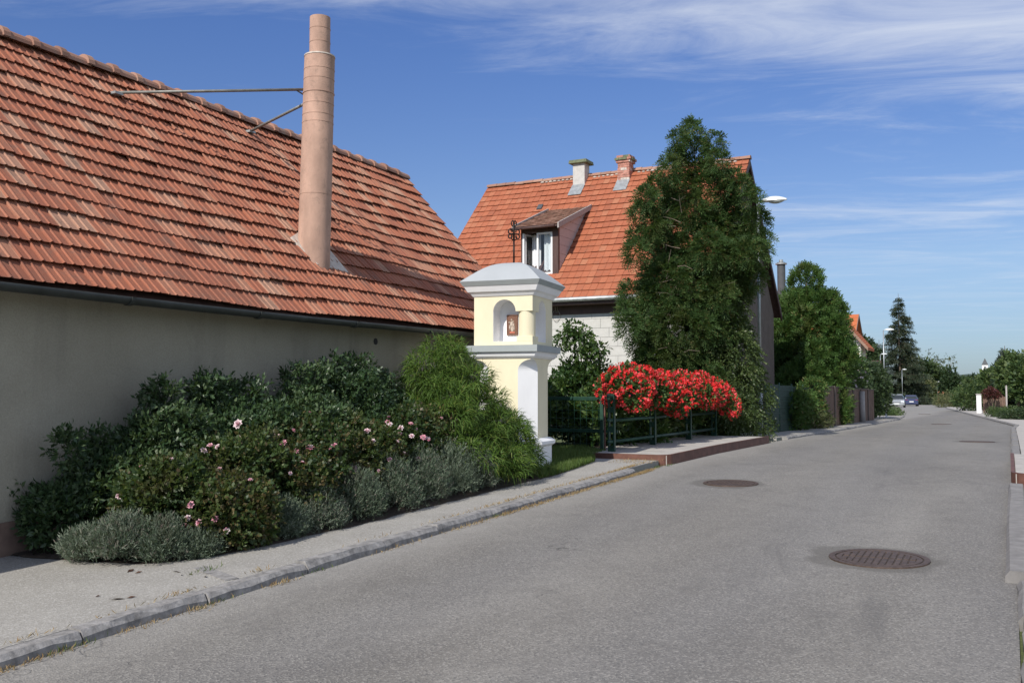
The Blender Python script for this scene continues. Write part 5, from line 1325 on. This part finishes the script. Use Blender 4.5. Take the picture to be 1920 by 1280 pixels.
# ================================================================== DOWN THE STREET
def make_lamp():
    t = thing('street_lamp', 'lamp', 'street lamp', (0, 0, 0), 'street lamps along the left side')
    mb = MB(); mb.tube([(0, 0, -.1), (0, 0, 1.2)], .062, 12); mb.tube([(0, 0, 1.2), (0, 0, 6.32)], [.048, .036], 12); mb.build('post', G['galvanised'], t, True)
    mb = MB(); mb.tube([(0, 0, 6.28), (.05, 0, 6.36), (.18, 0, 6.385)], .03, 8); mb.build('arm', G['galvanised'], t, True)
    V, Fc = [], []; nx, na = 12, 10
    for i in range(nx+1):
        f = i/nx; x = .10+.68*f; w = .155*math.sin(math.pi*min(1, .12+.86*f))**.6; hh = .13*math.sin(math.pi*(.10+.84*f))**.7
        for k in range(na+1):
            a = math.pi*k/na; V.append((x, w*math.cos(a), 6.365+hh*math.sin(a)))
    for i in range(nx):
        for k in range(na): a = i*(na+1)+k; Fc.append((a, a+1, a+na+2, a+na+1))
    for i in range(nx): a = i*(na+1); b = a+na; Fc.append((a, a+na+1, b+na+1, b))
    h = obj('lamp_head', npmesh('lamp_head', V, Fc, G['lamp_white'], smooth=True), t); h.data.set_sharp_from_angle(angle=math.radians(40))
    V, Fc = [], []
    for i in range(9):
        f = i/8; x = .26+.46*f; w = .125*math.sin(math.pi*(.1+.8*f))**.6; hh = .075*math.sin(math.pi*f)**.7
        for k in range(na+1): a = math.pi*k/na; V.append((x, w*math.cos(a), 6.362-hh*math.sin(a)))
    for i in range(8):
        for k in range(na): a = i*(na+1)+k; Fc.append((a, a+na+1, a+na+2, a+1))
    obj('lamp_glass', npmesh('lamp_glass', V, Fc, G['lamp_glass'], smooth=True), t)
    return t
lamp0 = make_lamp()
def ground_at(px, t): p = atD(px, 735, t); return np.array([p[0], p[1], gz(p[1])])
for i, (px, t_, top, lb) in enumerate(((1425.5, 26.3, 372, 'tall street lamp rising through the thuja beside the house gable'), (1658.5, 70, 617, 'street lamp with flat white head behind the white marker post'), (1652, 112, 663, 'street lamp half hidden by another lamp in front of the spruce'), (1692, 138, 692, 'slim street lamp beside the parked cars'), (1758, 250, 715, 'smallest street lamp, at the far bend of the road'))):
    o = lamp0 if i == 0 else copy_tree(lamp0); p = ground_at(px, t_); o['label'] = lb
    zt = atD(px, top, t_)[2]; o.location = p; s = (zt-p[2])/6.42; o.scale = (s, s, s); o.rotation_euler = (0, 0, 0 if i == 0 else .05)

# green screened wire fence beside the ivy
t = thing('screen_fence', 'green mesh fence with screening, between the bush and the brown boards', 'fence', (-6.0, 27, gz(27)))
for k, y in enumerate(np.linspace(26.9, 34.2, 5)):
    mb = MB().tube([(-6.0, y, gz(y)), (-6.0, y, gz(y)+1.5)], .025, 8); mb.build('post', G['green_paint'], t, True)
    if k < 4:
        y1 = y+1.825; mb = MB()
        for yy in np.arange(y+.03, y1-.02, .06): mb.box((-6.012, yy, gz(y)+.05), (-5.996, yy+.052, gz(y)+1.42))
        mb.build('screen_panel', G['fence_mesh'], t)
        mb = MB()
        for z in np.arange(.1, 1.45, .17): mb.tube([(-5.985, y, gz(y)+z), (-5.985, y1, gz(y1)+z)], .005, 4)
        mb.build('wire', G['green_paint'], t)
# brown board fence: one panel after another between posts, a mottled pale post in it
t = thing('board_fence', 'brown weathered board fence in panels along the pavement', 'fence', (-5.72, 41, gz(41)))
y = 34.5; rng = np.random.default_rng(801); k = 0
while y < 47.5:
    g = gz(y)+.05; w = 2.35
    mb = MB().box((-5.79, y-.06, g-.1), (-5.66, y+.06, g+1.47)); mb.build('post', G['gable_brown'], t)
    nb = 12
    bm2 = None
    for i in range(nb):
        y0 = y+.065+i*(w-.13)/nb; h_ = 1.40+rng.normal()*.004
        mb = MB().box((-5.745+rng.normal()*.003, y0, g-.02), (-5.705+rng.normal()*.003, y0+(w-.13)/nb-.008, g+h_)); mb.build('board', G['fence_brown'], t)
    mb = MB().box((-5.77, y+.06, g+1.405), (-5.68, y+w-.06, g+1.445)); mb.build('cap_rail', G['gable_brown'], t)
    y += w; k += 1
o = MB(); p = ground_at(1612, 41.2); o.tube([(-5.60, 43.6, gz(43)), (-5.60, 43.6, gz(43)+1.38)], [.13, .11], 10); o = o.build('birch_post', G['far_stone'], None, True, bevel=0); tag(o, 'mottled pale post in front of the brown board fence', 'post')
p = ground_at(1661, 52.3); t = thing('marker_post', 'slim white marker post at the corner of the pavement', 'post', tuple(p))
mb = MB().tube([p+[0, 0, -.05], p+[0, 0, 1.36]], .04, 10); mb.build('pole', G['white_paint'], t, True); mb = MB().box(p+np.array([-.12, -.1, .06]), p+np.array([.12, .1, .10])); mb.box(p+np.array([-.2, -.06, 1.28]), p+np.array([.04, -.045, 1.36])); mb.build('plate', G['white_paint'], t)

# bushes over and after the fence
t = bush('flowering_bush', 'loose bush with pale flowers leaning over the brown fence', (-6.75, 43.8, 2.6), (1.0, 1.7, 1.25), 26, 1900, 'bush_leaf', (.28, .11, .06), 811, 6, .42)
rng = np.random.default_rng(812); lob = mound((-6.75, 43.8, 2.5), (1.05, 1.75, 1.2), 20, .4, rng); P, D = lobe_points(lob, 170, rng, .05, .95); V, Fc, v = twigs(P, D, rng, 4, .05, .075, .07, .1, .5); foliage('blossom', (V, Fc, v), 'pale_petal', t)
bush('hedge', 'dark clipped hedge at the end of the brown fence', (-6.15, 50.3, 1.55), (.62, 1.9, 1.35), 26, 1500, 'tree_dark', (.25, .13, .06), 813, 6, .4)
bush('hedge', 'rusty green creeper covered hedge behind the white marker post', (-6.3, 53.6, 1.35), (.6, 1.2, 1.3), 18, 800, 'ivy_leaf', (.25, .13, .07), 814, 6, .35)
bush('verge_bush', 'low spreading green bush on the kerb corner beside the parked cars', (-6.9, 62.0, .32), (1.2, 2.4, .30), 22, 1100, 'tree_mid', (.16, .10, .04), 815, 6, .2)
bush('verge_bush', 'dry looking shrub at the foot of the green screen fence', (-5.75, 33.6, .62), (.32, .9, .4), 12, 500, 'tree_olive', (.2, .10, .03), 816, 6, .2)

bush('fence_shrub', 'dark shrub growing through the green screen fence', (-5.9, 31.2, 1.0), (.24, 1.3, .75), 22, 1300, 'thuja_bright', (.2, .10, .04), 817, 6, .22)
bush('fence_shrub', 'leafy shrub at the post where screen fence meets boards', (-5.95, 33.9, 1.15), (.2, .5, .9), 16, 800, 'thuja_bright', (.2, .10, .04), 818, 6, .2)
# houses further on
def far_house(name, label, x0, x1, y0, y1, ztop, zeave, axis, roofm, wallm, ov=.4, bargem='barge_board'):
    g = gz((y0+y1)/2); t = thing(name, label, 'house', ((x0+x1)/2, (y0+y1)/2, g))
    mb = MB().box((x0, y0, g-.5), (x1, y1, zeave))
    if axis == 'Y':
        xm = (x0+x1)/2
        for y in (y0, y1): mb.add([(x0, y, zeave), (x1, y, zeave), (xm, y, ztop-.15)], [(0, 1, 2)])
    else:
        ym = (y0+y1)/2
        for x in (x0, x1): mb.add([(x, y0, zeave), (x, y1, zeave), (x, ym, ztop-.15)], [(0, 1, 2)])
    w = mb.build('wall', G[wallm], t)
    mb = MB(); mbb = MB(); T = .14
    for s in (0, 1):
        if axis == 'Y':
            xm = (x0+x1)/2; xe = x0-ov if s == 0 else x1+ov; k = (ztop-zeave)/(xm-x0); zeo = zeave-ov*k; c = [(xe, y0-ov, zeo), (xm, y0-ov, ztop), (xm, y1+ov, ztop), (xe, y1+ov, zeo)]
            b = [(xe, y0-ov-.04, zeo-.2), (xm, y0-ov-.04, ztop-.2), (xm, y0-ov, ztop-.2), (xe, y0-ov, zeo-.2)]
        else:
            ym = (y0+y1)/2; ye = y0-ov if s == 0 else y1+ov; k = (ztop-zeave)/(ym-y0); zeo = zeave-ov*k; c = [(x0-ov, ye, zeo), (x0-ov, ym, ztop), (x1+ov, ym, ztop), (x1+ov, ye, zeo)]
            b = [(x1+ov, ye, zeo-.2), (x1+ov, ym, ztop-.2), (x1+ov+.04, ym, ztop-.2), (x1+ov+.04, ye, zeo-.2)]
        lo = [(p[0], p[1], p[2]-T) for p in c]
        mb.hexa(lo+c) if (s == 1) ^ (axis == 'Y') else mb.hexa(lo[::-1]+c[::-1])
        mbb.hexa(b+[(p[0], p[1], p[2]+.24) for p in b])
    r = mb.build('roof', G[roofm], t); mbb.build('barge_board', G[bargem], r)
    # courses of tiles stand a little proud
    n = 14
    for s in (0, 1):
        mc = MB()
        for i in range(n):
            f0, f1 = i/n, (i+.93)/n
            if axis == 'Y':
                xm = (x0+x1)/2; xe = x0-ov if s == 0 else x1+ov; k = (ztop-zeave)/(xm-x0); zeo = zeave-ov*k; P = lambda f, y, h: (xe+(xm-xe)*f, y, zeo+(ztop-zeo)*f+h)
                mc.add([P(f0, y0-ov, .06), P(f0, y1+ov, .06), P(f1, y1+ov, .02), P(f1, y0-ov, .02), P(f0, y0-ov, .0), P(f0, y1+ov, .0)], [(0, 1, 2, 3), (0, 4, 5, 1)])
            else:
                ym = (y0+y1)/2; ye = y0-ov if s == 0 else y1+ov; k = (ztop-zeave)/(ym-y0); zeo = zeave-ov*k; P = lambda f, x, h: (x, ye+(ym-ye)*f, zeo+(ztop-zeo)*f+h)
                mc.add([P(f0, x0-ov, .06), P(f0, x1+ov, .06), P(f1, x1+ov, .02), P(f1, x0-ov, .02), P(f0, x0-ov, .0), P(f0, x1+ov, .0)], [(0, 1, 2, 3), (0, 4, 5, 1)])
        mc.build('tile_courses', G[roofm], r)
    return t, w, r
# white gabled house, its barge board showing beside the thuja
e = atD(1628, 652, 62); a = atD(1565, 588, 62); xm = a[0]; hw_ = e[0]-.5-xm
t, w, r = far_house('white_house', 'white gabled house with brown barge boards behind the flowering bush', xm-hw_, xm+hw_, e[1]+.4, e[1]+2.6, a[2], e[2]+.5*((a[2]-e[2])/(e[0]-xm)), 'Y', 'far_tile', 'house_white', .5)
for dx in (.9, 2.0):
    x = xm+dx; y = e[1]+.37; mb = MB().box((x, y, 2.6), (x+.6, y+.06, 3.7)); wd = mb.build('window', G['wood_dark'], t); mb = MB().box((x+.06, y-.012, 2.66), (x+.54, y-.002, 3.64)); mb.build('pane', G['car_glass'], wd)
mb = MB().box((xm+hw_-.75, e[1]+.30, gz(62)), (xm+hw_-.12, e[1]+.38, 4.2)); mb.build('timber_panel', G['wall_orange'], t)
# orange roof with its verge against the sky
q = atD(1610, 589, 78); q2 = atD(1610, 650, 78)
far_house('orange_roofed_house', 'house with plain bright orange roof behind the white gable', q[0]-10, q[0]-.4, q[1]-5.2, q[1]+5.2, q[2], q[2]-4.2, 'X', 'far_tile', 'house_white', .4)
# roof corner with a steel flue between house and thuja
q = atD(1452, 512, 58); t, w, r = far_house('neighbour_house', 'house mostly hidden, orange roof corner with a dark steel flue', q[0]-9, q[0]+1.6, q[1]-4.5, q[1]+4.5, q[2]+.1, q[2]-3.6, 'Y', 'far_tile', 'house_white', .4)
q = atD(1465, 520, 57); zt = atD(1465, 492, 57)[2]; mb = MB().tube([(q[0], q[1], q[2]-1.6), (q[0], q[1], zt)], .24, 12); fl = mb.build('flue', G['slate'], r, auto=True)
mb = MB().tube([(q[0], q[1], zt-.12), (q[0], q[1], zt-.05)], .34, 12); mb.tube([(q[0], q[1], zt), (q[0], q[1], zt+.16)], .12, 10); mb.build('flue_cap', G['zinc'], fl, auto=True)

# parked cars
def make_car(paint, tail=False):
    L_, W_, Hc = 4.2, 1.72, 1.45
    t = thing('parked_car', 'car', 'car', (0, 0, 0), 'cars parked along the street')
    def loftx(secs):        # secs: (y, halfwidth, z0, z1) along the car, front at y = 0
        mb = MB(); rings = []
        for (y, w, z0, z1, tw) in secs: rings.append([(-w, y, z0), (w, y, z0), (w*1.0, y, (z0+z1)/2), (w*tw, y, z1), (-w*tw, y, z1), (-w, y, (z0+z1)/2)])
        n = 6
        for a, b in zip(rings[:-1], rings[1:]):
            for k in range(n): mb.add([a[k], a[(k+1) % n], b[(k+1) % n], b[k]], [(0, 1, 2, 3)])
        mb.add(rings[0], [tuple(range(n))]); mb.add(rings[-1], [tuple(reversed(range(n)))]); return mb
    loftx([(0, .66, .28, .56, .9), (.10, .80, .22, .70, .92), (.9, .86, .20, .86, .92), (1.25, .86, .20, .93, .92), (3.2, .86, .20, .96, .92), (3.95, .84, .22, .96, .92), (4.2, .76, .32, .82, .94)]).build('body', G[paint], t, auto=True, bevel=.03)
    loftx([(1.15, .78, .88, .92, 1.0), (1.75, .76, .90, 1.38, .80), (2.0, .76, .90, 1.42, .80), (3.1, .76, .90, 1.40, .80), (3.85, .76, .92, .98, .95)]).build('glasshouse', G['car_glass'], t, auto=True)
    loftx([(1.72, .615, 1.37, 1.405, .96), (2.0, .625, 1.40, 1.455, .95), (3.05, .62, 1.38, 1.445, .95), (3.3, .60, 1.30, 1.36, .95)]).build('roof', G[paint], t, auto=True)
    for x in (-.80, .80):
        for y in (.80, 3.30):
            mb = MB().tube([(x-.10, y, .31), (x+.10, y, .31)], .31, 18); wl = mb.build('wheel', G['tyre'], t, auto=True)
            mb = MB().tube([(x-.11, y, .31), (x+.11, y, .31)], .19, 14); mb.build('rim', G['rim'], wl, auto=True)
    for x in (-.58, .58):
        mb = MB().hexa([(x-.17, .03, .55), (x+.17, .03, .55), (x+.15, .3, .56), (x-.15, .3, .56), (x-.16, .07, .70), (x+.16, .07, .70), (x+.14, .3, .75), (x-.14, .3, .75)]); mb.build('headlight', G['head_light'], t, bevel=.01)
        mb = MB().box((x-.16, 4.08, .68), (x+.16, 4.185, .86)); mb.build('tail_light', G['tail_light'], t, bevel=.01)
        mb = MB().box((x*1.62-.06, 1.5, .93), (x*1.62+.06, 1.62, 1.05)); mb.build('mirror', G[paint], t, bevel=.02)
    mb = MB().box((-.26, -.012, .36), (.26, .03, .47)); mb.box((-.26, 4.17, .55), (.26, 4.215, .66)); mb.build('number_plate', G['white_paint'], t)
    mb = MB().box((-.42, -.004, .52), (.42, .05, .60)); mb.build('grille', G['tyre'], t)
    return t
for (px, t_, paint, rot, lb) in ((1681, 106, 'car_silver', .10, 'silver car parked facing us behind the low kerb bush'), (1669, 122, 'car_dark', .12, 'dark car parked behind the silver car'), (1705, 128, 'car_blue', math.pi+.14, 'dark blue car with its red tail light showing'), (1715, 160, 'car_pale', .16, 'pale blue grey car in the row of parked cars'), (1728, 186, 'car_grey', .18, 'last dark grey car of the parked row')):
    c = make_car(paint); c['label'] = lb; p = ground_at(px, t_); c.location = p; c.rotation_euler = (0, 0, rot)

# trees down the street
def spruce(name, label, base, H_, R_, mat, seed, ntier=20, group=None):
    rng = np.random.default_rng(seed); t = thing(name, label, 'tree', base, group); b = np.array(base); Ps, Ds = [], []
    mbt = MB(); mbt.tube([b-[0, 0, .2], b+[0, 0, H_*.5], b+[0, 0, H_]], [.22, .13, .02], 8)
    for i in range(ntier):
        f = i/ntier; z = H_*(.06+.92*f); R = R_*(1-f)**.85+.12; nb = int(7+8*(1-f))
        for a in rng.random(nb)*6.283:
            Rb = R*(.6+.55*rng.random()); d = np.array([math.cos(a), math.sin(a), .0]); m = max(4, int(11*Rb))
            for s in np.linspace(.15, 1, m): Ps.append(b+d*Rb*s+np.array([0, 0, z-.30*Rb*s+.16*Rb*s*s+rng.normal()*.05])); Ds.append(unit(d+rng.normal(size=3)*.5+np.array([0, 0, -.25])))
            mbt.tube([b+[0, 0, z], b+d*Rb*.9+np.array([0, 0, z-.16*Rb])], [.03, .008], 4, caps=False)
    P, D = np.array(Ps), np.array(Ds); foliage('crown', twigs(P, D, rng, 6, .45, .30, .10, -.1, .4, planar=True, droop=.3), mat, t); mbt.build('trunk', G['bark'], t)
    return t
def leaf_tree(label, px, t_, top, wpx, mat, seed, ntw=900, base=None, name='tree', group='trees down the street', leaf=.32, low=.25):
    p = ground_at(px, t_); H_ = atD(px, top, t_)[2]-p[2]; R = wpx*t_/F; rng = np.random.default_rng(seed); t = thing(name, label, 'tree', tuple(p), group)
    lr_ = min(R*.38, H_*.2); c = p+[0, 0, H_*(1+low)/2-lr_*.3]; r = np.array([R-lr_*.5, R-lr_*.5, H_*(1-low)/2-lr_*.6]); lobes = mound(c, r, 30, lr_, rng, -.7); P, D = lobe_points(lobes, ntw, rng, .55, .7)
    foliage('crown', twigs(P, D, rng, 6, leaf*1.5, leaf, leaf*.55, .1, .5), mat, t)
    mb = MB(); mb.tube([p-[0, 0, .3], p+[0, 0, H_*.6]], [.05*H_*.5+.05, .06], 8)
    for a in np.linspace(0, 5.2, 5): mb.tube([p+[0, 0, H_*.35], p+np.array([math.cos(a)*R*.6, math.sin(a)*R*.6, H_*.72])], [.07, .02], 5, caps=False)
    mb.build('trunk', G['bark'], t, True); return t
p = ground_at(1688, 150); zt = atD(1688, 549, 150)[2]; spruce('spruce_tree', 'tall ragged dark spruce rising above the parked cars', tuple(p), zt-p[2], 4.9, 'spruce_needle', 901, 24)
p = ground_at(1650, 150); zt = atD(1650, 636, 150)[2]; spruce('spruce_tree', 'blue grey spruce behind the street lamp', tuple(p), zt-p[2], 3.0, 'blue_spruce', 902, 14)
p = ground_at(1703, 165); zt = atD(1703, 640, 165)[2]; spruce('spruce_tree', 'shorter bushy spruce growing against the tall one', tuple(p), zt-p[2], 3.6, 'spruce_needle', 903, 13)
TR = [(1622, 125, 614, 24, 'tree_dark', 'dark leafy tree right of the orange roof'), (1638, 125, 645, 18, 'tree_dark', 'small dark tree between orange roof and blue spruce'),
      (1668, 165, 700, 34, 'tree_dark', 'dark tree below the blue grey spruce'), (1735, 270, 672, 34, 'tree_dark', 'broad dark tree right of the spruces'), (1714, 230, 705, 34, 'tree_olive', 'olive green tree behind the parked cars'),
      (1772, 275, 702, 28, 'tree_dark', 'dark round tree at the bend of the road'), (1700, 280, 690, 44, 'tree_dark', 'tree mass behind the parked row'), (1798, 300, 712, 24, 'tree_olive', 'yellowish tree beyond the bend'), (1782, 215, 690, 16, 'tree_dark', 'narrow pointed dark tree beyond the bend'),
      (1818, 130, 724, 26, 'tree_mid', 'light green round bushy tree before the red roofs'), (1792, 240, 735, 24, 'tree_dark', 'low dark tree beside the far lamp'), (1842, 110, 716, 22, 'tree_mid', 'green tree behind the white gate pillar'),
      (1872, 96, 690, 30, 'tree_mid', 'mid green tree right of the church'), (1908, 88, 655, 34, 'tree_mid', 'large light green tree at the right side of the street'), (1960, 80, 660, 50, 'tree_mid', 'wide green tree beyond the brown paling'),
      (1885, 104, 668, 26, 'tree_dark', 'dark tree in front of the light green one'), (2040, 75, 650, 60, 'tree_mid', 'tree standing past the brown paling in the garden'), (1830, 330, 700, 40, 'tree_dark', 'far dark tree below the church'), (1800, 420, 706, 40, 'tree_olive', 'far olive tree before the wooded hill'), (1860, 420, 704, 50, 'tree_dark', 'far dark tree beside the church tower')]
for i, (px, t_, top, w_, m, lb) in enumerate(TR): leaf_tree(lb, px, t_, top, w_, m, 920+i, 1000 if t_ < 200 else 600, leaf=.34 if t_ < 140 else (.55 if t_ < 260 else 1.1), low=.12)
p = ground_at(1886, 92); zt = atD(1886, 648, 92)[2]; spruce('spruce_tree', 'dark narrow conifer among the green trees right of the church', tuple(p), zt-p[2], 1.6, 'spruce_needle', 904, 15)
# bare-topped tree against the sky
p = ground_at(1765, 300); t = thing('tree', 'thin branched half bare tree against the sky at the bend', 'tree', tuple(p), 'trees down the street'); rng = np.random.default_rng(960); mb = MB(); tips = []
for k in range(16):
    px, py = 1735+rng.random()*58, 655+rng.random()*30; q = atD(px, py, 300); m = (p+q)/2+rng.normal(size=3)*.6+[0, 0, 1.5]; mb.tube([p+[0, 0, 1.5], m, q], [.12, .07, .02], 4, caps=False); tips += [q, (m+q)/2]
mb.tube([p, p+[0, 0, 2]], .2, 8); mb.build('trunk', G['twig'], t)
tips = np.repeat(np.array(tips), 8, 0)+rng.normal(size=(len(tips)*8, 3))*.55; foliage('crown', twigs(tips, rdir(len(tips), rng), rng, 4, .5, .45, .25, .1, .5), 'tree_olive', t)
# low bushes and things on the right side
bush('verge_bush', 'low dark green bush on the right kerb beside the wooden stake', (.45, 53.5, .50), (1.0, 1.4, .22), 18, 1100, 'tree_dark', (.14, .09, .035), 970, 6, .16)
bush('verge_bush', 'low green bush between the right kerb and the white pillar', (-.1, 58.8, .50), (1.1, 1.4, .25), 16, 900, 'tree_mid', (.14, .09, .035), 971, 6, .18)
bush('red_bush', 'dark red leaved bush behind the white gate pillar', (-1.0, 70.8, 1.5), (.5, .6, .28), 14, 500, 'red_leaf', (.16, .10, .06), 972, 6, .15)
bush('verge_bush', 'round green bush on the far side of the white pillar', (-2.6, 84, 1.1), (1.6, 2.4, 1.2), 18, 900, 'tree_mid', (.3, .16, .08), 973, 6, .4)
bush('verge_bush', 'pale grassy bush on the verge by the far bend', (-6.0, 120, .5), (1.4, 6, .6), 16, 700, 'tree_olive', (.3, .2, .06), 974, 6, .5)
bush('verge_bush', 'bright green hedge on the outside of the bend behind the cars', (-21.0, 262, -.6), (7, 6, 1.2), 18, 900, 'tree_mid', (.5, .3, .16), 975, 6, .9)
p = ground_at(1832, 65); t = thing('gate_pillar', 'white square gate pillar on the right side of the street', 'pillar', tuple(p+[.1, 0, 0])); q = org(t)
mb = MB().box(q+np.array([-.15, -.15, -.2]), q+np.array([.15, .15, 1.30])); mb.build('shaft', G['white_paint'], t, bevel=.01); mb = MB().box(q+np.array([-.19, -.19, 1.301]), q+np.array([.19, .19, 1.37])); mb.build('cap', G['far_stone'], t, bevel=.01)
t = thing('garden_gate', 'brown wooden garden gate right of the white pillar', 'gate', tuple(q+[1.0, 0, 0]))
for i in range(10): mb = MB().box(q+np.array([.24+i*.14, -.03, .03]), q+np.array([.24+i*.14+.128, .02, 1.18])); mb.build('board', G['fence_brown'], t)
for z in (.25, .95): mb = MB().box(q+np.array([.22, .021, z]), q+np.array([1.66, .06, z+.1])); mb.build('rail', G['fence_brown'], t)
p = ground_at(1887, 56); zt = atD(1887, 722, 56)[2]; mb = MB(); mb.tube([p-[0, 0, .2], (p[0], p[1], zt-.05)], [.055, .045], 8); mb.tube([(p[0], p[1], zt-.05), (p[0], p[1], zt)], [.045, .02], 8); o = mb.build('wooden_stake', G['wood_grey'], None, True); tag(o, 'upright wooden stake standing in the low bush on the right', 'stake')
t = thing('paling_fence', 'brown paling fence on a low grey wall, right side of the street', 'fence', (2.6, 62, gz(62)))
mb = MB().box((1.2, 61.85, gz(62)-.3), (13, 62.15, gz(62)+.62)); mb.build('low_wall', G['far_stone'], t)
for i in range(80): mb = MB().box((1.25+i*.145, 61.97, gz(62)+.66), (1.25+i*.145+.125, 62.0, gz(62)+1.5)); mb.build('paling', G['fence_brown'], t)
for z in (.8, 1.3): mb = MB().box((1.2, 62.001, gz(62)+z), (13, 62.05, gz(62)+z+.09)); mb.build('rail', G['fence_brown'], t)
# red roofs, church and wooded hill in the distance
q = atD(1815, 733, 260); far_house('red_roofed_house', 'low house with a long red roof beyond the bend', q[0]-7, q[0]+7, q[1]-5, q[1]+5, q[2], q[2]-3.0, 'X', 'house_tile', 'house_white', .5)
q = atD(1860, 733, 250); far_house('red_roofed_house', 'small red roofed house behind the light green trees', q[0]-4, q[0]+5, q[1]-5, q[1]+5, q[2], q[2]-2.6, 'X', 'house_tile', 'house_white', .5)
T_ = 620; q = atD(1847, 690, T_); g = -9.0; t = thing('church', 'white church tower with a pointed spire below the wooded hill', 'church', (q[0], q[1], g)); zt = atD(1847, 684, T_)[2]; zs = atD(1847, 671, T_)[2]; w_ = 1.75
mb = MB().box((q[0]-w_, q[1]-w_, g), (q[0]+w_, q[1]+w_, zt)); tw_ = mb.build('tower', G['white_paint'], t)
mb = MB(); mb.add([(q[0]-w_-.2, q[1]-w_-.2, zt), (q[0]+w_+.2, q[1]-w_-.2, zt), (q[0]+w_+.2, q[1]+w_+.2, zt), (q[0]-w_-.2, q[1]+w_+.2, zt), (q[0], q[1], zs)], [(3, 2, 1, 0), (0, 1, 4), (1, 2, 4), (2, 3, 4), (3, 0, 4)]); mb.build('spire', G['slate'], t)
mb = MB().box((q[0]-.5, q[1]-w_-.03, zt-3), (q[0]+.5, q[1]-w_-.002, zt-1)); mb.build('belfry_window', G['room_dark'], tw_)
mb = MB().box((q[0]-4, q[1]+w_+.01, g), (q[0]+4, q[1]+18, zt-6)); mb.build('nave', G['house_white'], t)
rng = np.random.default_rng(980); V, Fc = [], []; n = 240; fwd = np.array([-math.sin(TH), math.cos(TH)]); rgt = np.array([math.cos(TH), math.sin(TH)])
prev = 0
for i in range(n+1):
    a = -1900+3800*i/n; prev = prev*.8+rng.normal()*1.6; top = 30+10*math.sin(a*.0016+.6)+5*math.sin(a*.006)+prev*.5
    for d_, z in ((1500, -12), (1650, top*.72), (1800, top), (2300, -12)):
        p = fwd*d_+rgt*a; V.append((p[0], p[1], z+rng.normal()*.8))
for i in range(n):
    for k in range(3): b = i*4+k; Fc.append((b, b+4, b+5, b+1))
o = obj('hill', npmesh('hill', V, Fc, G['hill_forest'], var=rng.random(len(Fc)))); o['kind'] = 'structure'
